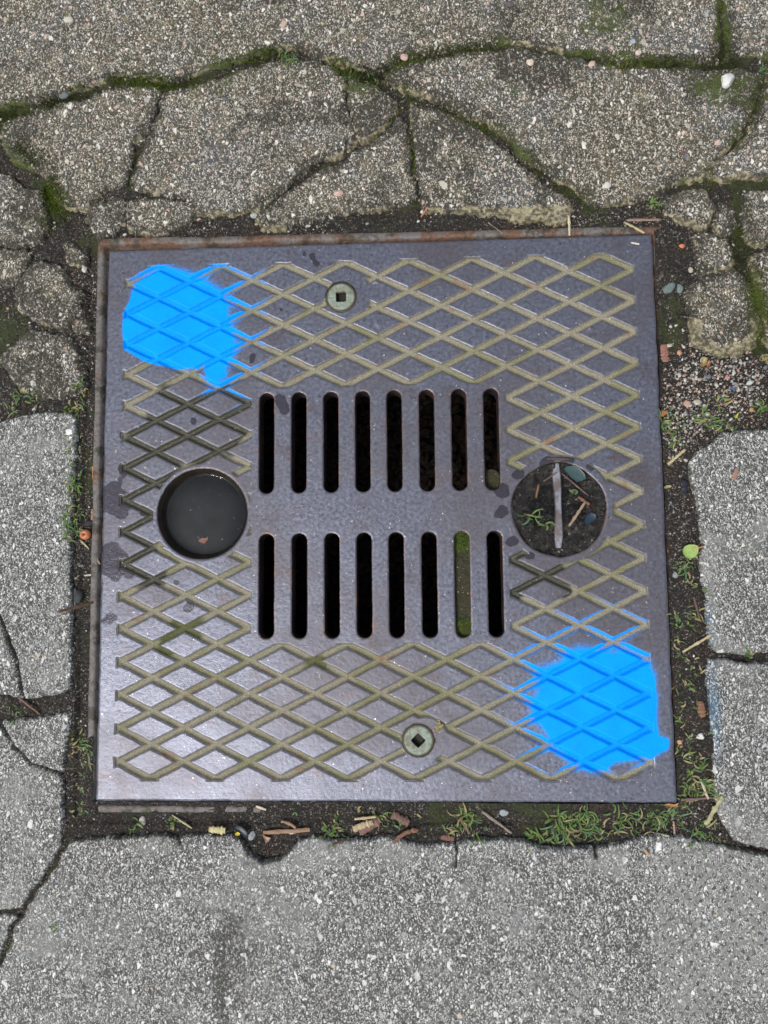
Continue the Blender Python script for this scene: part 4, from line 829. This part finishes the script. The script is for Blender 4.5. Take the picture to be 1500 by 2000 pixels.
TU = [
 ([(553, 112, 22, 10, 18, .1), (568, 120, 12, 9, 14, .05)], 'leafy green weed in the middle of the left mossy crack'),
 ([(692, 140, 16, 8, 16, .05)], 'small green weed where the two long cracks meet'),
 ([(723, 158, 12, 6, 12, .05)], 'tiny fuzzy green weed just right of the meeting of the two long cracks'),
 ([(1274, 402, 20, 7, 13, .1)], 'ferny green weed above the top right corner of the frame'),
 ([(1492, 138, 10, 7, 10, .0)], 'weed sprig at the right photo edge by the upper right joint'),
 ([(35, 772, 14, 10, 20, .2), (18, 798, 10, 9, 16, .2), (68, 780, 8, 10, 14, .3)], 'tuft of bright grass in the soil above the tall left slab'),
 ([(160, 758, 12, 8, 15, .3)], 'sparse grass beside the lower round lump, close to the frame'),
 ([(138, 797, 16, 9, 16, .3), (152, 800, 6, 8, 8, .2)], 'grass clump at the top right corner of the tall left slab'),
 ([(145, 940, 16, 10, 13, .15)], 'highest grass clump on the right edge of the tall left slab, beside the frame'),
 ([(141, 958, 12, 9, 10, .1)], 'short grass just below the highest clump on the edge of the tall left slab'),
 ([(143, 1000, 14, 10, 12, .2)], 'thin grass clump above the bushiest one on the edge of the tall left slab'),
 ([(140, 1036, 30, 13, 17, .05)], 'bushiest grass tuft left of the cover, touching the orange nut'),
 ([(155, 1455, 18, 8, 13, .3)], 'grass sprout in the soil gap left of the lower cover edge'),
 ([(172, 1482, 10, 8, 10, .3)], 'weak grass sprout between the lower left slab crack and the cover'),
 ([(28, 1396, 14, 6, 18, .1)], 'low green sprout in the joint between the two left grey slabs'),
 ([(268, 1613, 9, 9, 9, .3)], 'small grass sprig left of the pale elongated stone'),
 ([(336, 1608, 14, 7, 12, .2)], 'grass sprig under the straw below the cover, left part'),
 ([(640, 1626, 20, 8, 16, .05), (660, 1626, 12, 8, 10, .1)], 'star-like green weed left of the split wood chip'),
 ([(744, 1603, 10, 12, 14, .2)], 'curly pale sprout between the two wood chunks'),
 ([(772, 1611, 8, 8, 10, .3)], 'tiny sprout below the dark brown wood chunk'),
 ([(905, 1600, 14, 14, 14, .25), (925, 1606, 16, 16, 16, .1)], 'long-bladed grass tuft below the cover by the grey twig'),
 ([(880, 1628, 10, 10, 13, .3)], 'curling grass sprig above the faint slab joint'),
 ([(1310, 826, 26, 10, 18, .1)], 'grass tuft against the right cover edge below the orange chip'),
 ([(1316, 858, 14, 9, 12, .3)], 'small grass tuft against the right cover edge, above the long straw'),
 ([(1372, 820, 20, 10, 20, .15), (1392, 830, 12, 9, 14, .2)], 'grass clump below the gravel patch, left of the yellow triangle leaf'),
 ([(1409, 782, 10, 10, 11, .5)], 'pale dry grass sprig on the lower gravel'),
 ([(1420, 828, 10, 10, 14, .2)], 'few grass blades above the upper right grey slab'),
 ([(1487, 795, 14, 11, 10, .1)], 'grass tuft at the right photo edge beside the gravel'),
 ([(1495, 700, 10, 12, 10, .6)], 'dry grass leaning in from the right photo edge'),
 ([(1337, 1105, 16, 10, 15, .15)], 'grass tuft right under the round green leaf'),
 ([(1460, 1283, 14, 6, 16, .3)], 'low grass in the joint between the two right grey slabs'),
 ([(1353, 1010 + 135, 9, 9, 14, .4)], 'looping grass blades at the edge of the upper right grey slab'),
 ([(857, 1420, 30, 4, 7, 1.0)], 'dry brown fluff caught beside the lower bolt'),
 ([(105, 1808, 8, 4, 6, .0)], 'faint green speck of weed on the bottom slab near its left crack'),
]
for sp, lab in TU:
    V, F, C = blades(sp)
    npmesh('grass_tuft', V, np.zeros((0, 3), int), F, M_PLANT, dict(col=C), label=lab, cat='weed', group='grass tufts and weeds in the joints', origin=(*U(sp[0][0], sp[0][1]), float(V[:, 2].min())))
spots = []
for _ in range(50): spots.append((random.uniform(1020, 1420), random.uniform(1583, 1638), random.randint(3, 5), random.uniform(10, 17), 10, .2))
for _ in range(8): spots.append((random.uniform(1040, 1120), random.uniform(1585, 1640), 4, 10, 12, .2))
for _ in range(40):
    y = random.uniform(1180, 1570); spots.append((random.uniform(1312, 1368) + (y - 1200) * .06, y, random.randint(2, 4), random.uniform(6, 10), 12, .35))
for _ in range(14): spots.append((random.uniform(1340, 1390), random.uniform(1490, 1560), 4, 10, 12, .3))
for _ in range(22): spots.append((random.uniform(135, 165), random.uniform(840, 1020), 2, 5, 10, .4))
for _ in range(16): spots.append((random.uniform(140, 172), random.uniform(1420, 1600), 2, 6, 10, .6))
for _ in range(14): spots.append((random.uniform(560, 960), random.uniform(1590, 1632), 2, 6, 12, .4))
V, F, C = blades(spots)
npmesh('grass', V, np.zeros((0, 3), int), F, M_PLANT, dict(col=C), origin=(0, 0, -.01), kind='stuff', label='thin young grass spread through the soil strips right of and below the cover', cat='grass')
# sprouts in the mud
def zat2(x, y): return zmud(x, y)
_z = zat; zat = lambda x, y: zmud(float(x), float(y))
V, F, C = blades([(1040, 1005, 7, 13, 12, .1), (1062, 1030, 4, 16, 9, .0)])
npmesh('grass_sprout', V, np.zeros((0, 3), int), F, M_PLANT, dict(col=C), label='curly green sprout lying on the mud left of the lifting bar', cat='weed')
V, F, C = blades([(1123, 962, 3, 9, 4, .0)])
npmesh('grass_sprout', V, np.zeros((0, 3), int), F, M_PLANT, dict(col=C), label='single short green blade in the mud right of the lifting bar', cat='weed')
zat = _z

# ------------------------------------------------------------------ straws, twigs, wood chips
def stick(p, q, w, col, lab, name='straw', cat='straw', flat=.5, bend=.0, z=None, lift=.0008, taper=.8, mat=None, zs=None):
    a = np.array(U(*p)); b = np.array(U(*q)); L = np.linalg.norm(b - a); d = (b - a) / L; nrm = np.array((-d[1], d[0])); ns = 12; R = 8
    r = np.random.default_rng(int(p[0] * 3 + p[1])); V = []; C = []
    P = [a + d * L * i / ns + nrm * bend * L * math.sin(math.pi * i / ns) for i in range(ns + 1)]
    zz = []
    for x_, y_ in P:
        inside = max(abs(x_), abs(y_)) < .3035
        zz.append((.0004 if inside else float(zat(x_, y_))) if z is None else z)
    if z is None:                                            # a stiff piece bridges the hollows beneath it
        base = np.array(zz); t = np.linspace(0, 1, ns + 1); lin = base[0] + (base[-1] - base[0]) * t; up_ = max(0, (base - lin).max()); zz = lin + up_
    if zs: zz = np.linspace(zs[0], zs[1], ns + 1)
    for i in range(ns + 1):
        t = i / ns; ww = w * PX * .5 * (1 - (1 - taper) * abs(2 * t - 1) ** 3) * (1 + .12 * r.normal())
        for k in range(R):
            th = 2 * math.pi * k / R; o_ = nrm * math.cos(th) * ww * (1 + .15 * r.normal())
            V.append((P[i][0] + o_[0], P[i][1] + o_[1], zz[i] + lift + ww * flat * math.sin(th) + ww * flat * .5)); C.append(np.array(col) * (.8 + .4 * r.random()))
    F = [(i * R + k, i * R + (k + 1) % R, (i + 1) * R + (k + 1) % R, (i + 1) * R + k) for i in range(ns) for k in range(R)]
    F3 = [(0, k + 1, k) for k in range(1, R - 1)] + [(ns * R, ns * R + k, ns * R + k + 1) for k in range(1, R - 1)]
    return npmesh(name, V, F3, F, mat or M_DRY, dict(col=np.array(C)), label=lab, cat=cat, smooth=(w < 8))
ST = (.44, .37, .21); BR = (.17, .09, .05); TN = (.28, .17, .095); GY_ = (.24, .19, .16)
for a in [
 ((1110, 423), (1112, 461), 5, (.58, .50, .33), 'short pale straw standing across the top frame rail'),
 ((1220, 431), (1258, 456), 5, ST, 'slanting straw over the frame rail near the top right corner'),
 ((950, 452), (1016, 459), 2.5, ST, 'thin pale fibre lying along the top frame rail'),
 ((1232, 475), (1248, 478), 4, (.62, .58, .48), 'tiny white splinter on the cover near its top right corner'),
 ((1305, 907), (1336, 879), 6, ST, 'pale straw by the right cover edge above the green leaf'),
 ((1335, 1274), (1389, 1238), 5, ST, 'long straw slanting across the soil towards the joint of the right slabs'),
 ((1367, 1521), (1383, 1560), 5, (.50, .42, .30), 'pale straw leaning down in the grass right of the cover, lower part'),
 ((1378, 1611), (1407, 1553), 8, (.38, .36, .20), 'widest straw, olive, at the lower right corner by the slab edge'),
 ((1317, 1605), (1318, 1629), 4, (.40, .26, .20), 'short upright brown straw in the grass below the cover'),
 ((1282, 1630), (1305, 1631), 4, (.36, .36, .22), 'short level straw at the slab edge below the lower right grass'),
 ((333, 1594), (375, 1618), 3.5, ST, 'thin straw below the cover, left of the yellow wood chip'),
 ((498, 1577), (518, 1584), 5, (.60, .52, .40), 'short cream straw on the lower frame rail'),
 ((154, 1054), (171, 1072), 3, ST, 'thin straw just below the orange nut'),
 ((161, 1124), (178, 1122), 4, (.46, .44, .34), 'short level straw in the soil left of the cover'),
 ((22, 1070 - 946), (23, 125), 1, ST, None),
]:
    if a[4]: stick(*a)
for a, kw in [
 (((942, 1586), (1000, 1628), 6, GY_, 'long grey twig running from the lower cover edge'), {}),
 (((513, 1628), (605, 1621), 8, TN, 'long level brown twig below the cover, above the broken notch'), {}),
 (((548, 1606), (578, 1617), 6, TN, 'short curved brown twig just above the long level one'), dict(bend=.08)),
 (((768, 1643), (817, 1621), 8, (.20, .10, .06), 'reddish twig below the dark wood chunk'), dict(bend=.1)),
 (((651, 1644), (676, 1639), 6, (.12, .07, .05), 'small dark twig under the star-like weed'), {}),
 (((142, 1193), (187, 1174), 6, (.26, .15, .09), 'brown twig resting on the left frame rail'), {}),
 (((179, 909), (181, 935), 7, (.45, .24, .10), 'orange-brown needle beside the left frame rail'), {}),
 (((178, 994), (177, 1018), 8, (.30, .16, .11), 'flat reddish bark strip beside the left frame rail'), {}),
 (((187, 1069), (193, 1102), 4, (.34, .22, .14), 'curved dry needle lying in the gap of the left frame rail'), dict(bend=-.12, z=-.004)),
 (((38, 1361), (78, 1395), 3.5, (.20, .09, .07), 'thin reddish stem in the joint between the left grey slabs'), {}),
 (((1355, 1165), (1367, 1210), 5, (.10, .06, .045), 'dark twig in the soil right of the cover'), {}),
 (((1330, 1562), (1393, 1558), 5, (.16, .10, .09), 'dark purplish twig at the lower right corner of the cover'), {}),
 (((900, 1600), (918, 1630), 6, (.14, .09, .07), 'dark twig beside the long-bladed grass tuft'), {}),
 (((822, 424), (836, 410), 4, (.40, .17, .07), 'small orange twig in the gap above the top frame rail'), {}),
 (((1225, 428), (1290, 430), 6, (.26, .17, .13), 'frayed brown twig above the top right corner of the frame'), {}),
]: stick(*a, name='twig', cat='twig', **kw)
for a, kw in [
 (((409, 1619), (441, 1621), 13, (.52, .47, .24), 'yellow splintered wood chip below the cover, left part'), dict(flat=.4)),
 (((690, 1619), (728, 1606), 11, (.46, .36, .22), 'pale split wood chip lying on a brown one'), dict(flat=.4, lift=.003)),
 (((700, 1625), (740, 1600), 24, (.20, .11, .08), 'broad brown wood chip under the pale split one'), dict(flat=.15)),
 (((766, 1592), (798, 1611), 15, (.15, .085, .065), 'dark brown squared wood chunk below the lower frame rail'), dict(flat=.5, taper=.95)),
 (((861, 1637), (887, 1639), 10, (.17, .08, .055), 'reddish bark flake near the faint slab joint'), dict(flat=.3)),
 (((1284, 809), (1308, 803), 12, (.34, .13, .05), 'orange-brown wood chip sticking out from under the right cover edge'), dict(z=-.004, flat=.3)),
 (((1366, 1369), (1369, 1399), 13, (.22, .11, .06), 'brown wood chip lying in the soil beside the lower right grey slab'), dict(flat=.35)),
 (((1428, 938), (1438, 917), 10, (.30, .18, .13), 'faded orange bark flake lying on the upper right grey slab'), dict(flat=.2)),
 (((1257, 1657), (1265, 1668), 6, (.45, .28, .16), 'small orange bark flake on the bottom slab'), dict(flat=.3)),
 (((1297, 672), (1301, 706), 14, (.26, .12, .09), 'long rust flake lying along the right cover edge'), dict(flat=.25, z=-.003)),
 (((692, 1601), (735, 1596), 5, (.50, .38, .22), 'thin pale splinter along the top of the split wood chip'), dict(lift=.004)),
]: stick(*a, name='wood_chip', cat='wood chip', **kw)
# sticks in the mud
stick((1113, 1027), (1143, 980), 6, (.26, .19, .13), 'pale-edged split twig standing slantwise in the mud right of the lifting bar', 'twig', 'twig', zs=(-.006, .001))
stick((1088, 922), (1062, 940), 3, (.16, .09, .07), 'thin dark twig at the upper left of the lifting bar', 'twig', 'twig', zs=(-.001, -.001))
stick((1098, 925), (1150, 968), 3, (.13, .08, .07), 'thin dark twig at the upper right of the lifting bar', 'twig', 'twig', zs=(-.001, -.002))
stick((1130, 970), (1152, 985), 6, (.22, .09, .05), 'short rusty red twig lying on the mud right of the lifting bar', 'twig', 'twig', zs=(-.003, -.002))
stick((1053, 945), (1048, 972), 5, (.16, .08, .04), 'short brown twig in the mud left of the lifting bar', 'twig', 'twig', zs=(-.003, -.005))
stick((1068, 896), (1112, 897), 6, (.08, .05, .045), 'dark twig lying across the top rim of the right recess', 'twig', 'twig', z=.0)

# ------------------------------------------------------------------ leaves and odd scraps
def leaf(pts, z0, col, lab, cup=.0015, name='leaf', cat='leaf', mat=None, stalk=None, spots_=None, thick=.0004, follow=False):
    P = UP(pts); c = P.mean(0); K = 5; n_ = len(P); V = []; C = []
    for side in (1, -1):
        for k in range(K + 1):
            t = k / K
            for p in P:
                q = c + (p - c) * t; rr = t
                V.append((q[0], q[1], z0 + cup * rr ** 2 + (.0002 * math.sin(p[0] * 900)) * t + side * thick * .5 * (1 - .8 * t)))
                cc = np.array(col) * (.92 + .2 * random.random() * t)
                if spots_ and math.hypot(p[0] - P[0][0], p[1] - P[0][1]) < spots_: cc = cc * (1 - .6 * t) + np.array((.30, .13, .05)) * .6 * t
                C.append(cc)
    F = []
    for s_ in range(2):
        o_ = s_ * (K + 1) * n_
        for k in range(K):
            for i in range(n_):
                a, b = o_ + k * n_ + i, o_ + k * n_ + (i + 1) % n_; f = (a, b, b + n_, a + n_); F.append(f if s_ else f[::-1])
    o2 = (K + 1) * n_
    for i in range(n_): F.append((K * n_ + i, K * n_ + (i + 1) % n_, o2 + K * n_ + (i + 1) % n_, o2 + K * n_ + i))
    if stalk:
        b0 = len(V); a = np.array(U(*stalk[0])); b = np.array(U(*stalk[1])); d = (b - a); nr_ = np.array((-d[1], d[0])) / np.linalg.norm(d) * .0009
        for i in range(5):
            t = i / 4; q = a + d * t
            for s1, s2 in ((-1, 0), (0, 1), (1, 0), (0, -1)): V.append((q[0] + nr_[0] * s1 * (1 - .4 * t), q[1] + nr_[1] * s1 * (1 - .4 * t), z0 + cup + .0006 * s2 + .003 * t)); C.append(np.array((.40, .20, .08)))
        for i in range(4):
            for k in range(4): F.append((b0 + i * 4 + k, b0 + i * 4 + (k + 1) % 4, b0 + (i + 1) * 4 + (k + 1) % 4, b0 + (i + 1) * 4 + k))
    return npmesh(name, V, np.zeros((0, 3), int), F, mat or M_SMOOTH, dict(col=np.array(C)), label=lab, cat=cat)
def zz(px, py, up=.001): x, y = U(px, py); return float(zat(x, y)) + up
leaf([(1363, 1069), (1361, 1081), (1355, 1089), (1346, 1092), (1338, 1090), (1332, 1082), (1331, 1074), (1335, 1067), (1343, 1064), (1352, 1064), (1359, 1065)], zz(1348, 1078, .003), (.33, .47, .13), 'round light green leaf with a brown stalk, on the soil right of the cover', stalk=((1361, 1071), (1373, 1066)), spots_=.006)
leaf([(1361, 722), (1362, 708), (1367, 703), (1374, 705), (1372, 716), (1366, 723)], zz(1367, 713, .003), (.36, .28, .12), 'folded yellow-brown leaf scrap at the top of the gravel patch', cup=.004)
leaf([(1374, 722), (1375, 712), (1381, 706), (1382, 716), (1378, 724)], zz(1378, 715, .003), (.34, .15, .07), 'reddish leaf scrap touching the folded yellow-brown one', cup=.003)
leaf([(1431, 814), (1436, 811), (1440, 806), (1438, 818), (1433, 819)], zz(1435, 813, .004), (.42, .46, .07), 'small yellow-green triangle leaf above the upper right grey slab')
leaf([(1295, 953), (1301, 948), (1309, 948), (1311, 951), (1305, 954), (1299, 955)], zz(1303, 951, .002), (.34, .29, .15), 'small tan seed husk in the soil right of the right recess', name='seed_husk', cat='husk')
leaf([(1296, 1571), (1306, 1569), (1318, 1571), (1325, 1568), (1322, 1575), (1310, 1577), (1301, 1574)], zz(1310, 1573, .002), (.48, .23, .09), 'orange dry leaf peeping out at the lower right corner of the cover')
leaf([(510, 1630), (517, 1635), (528, 1638), (524, 1645), (518, 1650), (515, 1641)], zz(518, 1640, .002), (.34, .23, .15), 'tan dry leaf scrap in the notch of the bottom slab')
leaf([(382, 1052), (390, 1049), (396, 1050), (400, 1047), (400, 1053), (396, 1057), (394, 1061), (387, 1059), (381, 1057)], -.0122, (.20, .09, .06), 'reddish brown leaf scrap afloat in the left recess', cup=.0002)
leaf([(1100, 916), (1106, 911), (1122, 909), (1132, 914), (1142, 925), (1145, 935), (1136, 940), (1126, 942), (1112, 930)], -.0005, (.045, .085, .085), 'wet dark teal leaf at the top right of the mud in the right recess', cup=.0008)
leaf([(1145, 1006), (1155, 1000), (1164, 1004), (1166, 1013), (1156, 1020), (1147, 1028), (1141, 1019)], -.0022, (.010, .028, .055), 'dark blue wet scrap on the mud right of the lifting bar', cup=.001, name='plastic_scrap', cat='scrap')
leaf([(456, 1616), (463, 1611), (472, 1613), (478, 1618), (484, 1625), (485, 1633), (478, 1636), (472, 1630), (466, 1624), (460, 1621)], zz(472, 1622, .003), (.022, .030, .042), 'curved black plastic scrap below the cover with a yellow bit beside it', cup=.002, name='plastic_scrap', cat='scrap', thick=.0015)
leaf([(459, 1627), (465, 1624), (470, 1628), (466, 1632), (460, 1632)], zz(465, 1629, .003), (.62, .48, .03), 'tiny yellow scrap beside the curved black one', name='plastic_scrap', cat='scrap')
stick((1338, 938), (1335, 966), 12, (.022, .022, .032), 'dark strip of plastic sticking out of the soil left of the upper right grey slab', 'plastic_strip', 'scrap', flat=.35, mat=M_SMOOTH)
stick((146, 1148), (145, 1184), 6, (.035, .038, .045), 'thin dark plastic edge beside the black flat stone in the left gap', 'plastic_strip', 'scrap', flat=.6, mat=M_SMOOTH)
# orange nut with a dark hole
c = U(165, 1044); nut = bpy.data.objects.new('nut_shell', None); nut.location = (c[0], c[1], float(zat(*c)) - .001)
finish(nut, None, 'round orange nut shell with a dark hole, in the gap left of the cover', 'nut shell', None, None)
v = IV3 * (.0062, .0058, .0052); dx = np.hypot(v[:, 0] + .0006, v[:, 1] - .0002); v = v.copy(); tp = v[:, 2] > 0
v[:, 2] -= np.where(tp, .0045 * np.exp(-(dx / .0016) ** 2), 0); v[:, 2] -= np.where(tp, .0012 * np.exp(-((v[:, 0] - .0022) ** 2 + (v[:, 1] - .002) ** 2) / .0012 ** 2), 0)
cc = np.tile((.50, .17, .07), (len(v), 1)) * (.85 + .3 * rng.random((len(v), 1))); cc[dx < .0013] = (.05, .02, .01)
npmesh('shell', v + (c[0], c[1], nut.location.z + .0045), IF3, np.zeros((0, 4), int), M_SMOOTH, dict(col=cc), parent=nut)
ka, kb = U(163, 1043); 
npmesh('kernel', IV2 * (.0013, .0013, .001) + (ka, kb, nut.location.z + .0062), IF2, np.zeros((0, 4), int), M_SMOOTH, dict(col=np.tile((.03, .012, .008), (len(IV2), 1))), parent=nut)
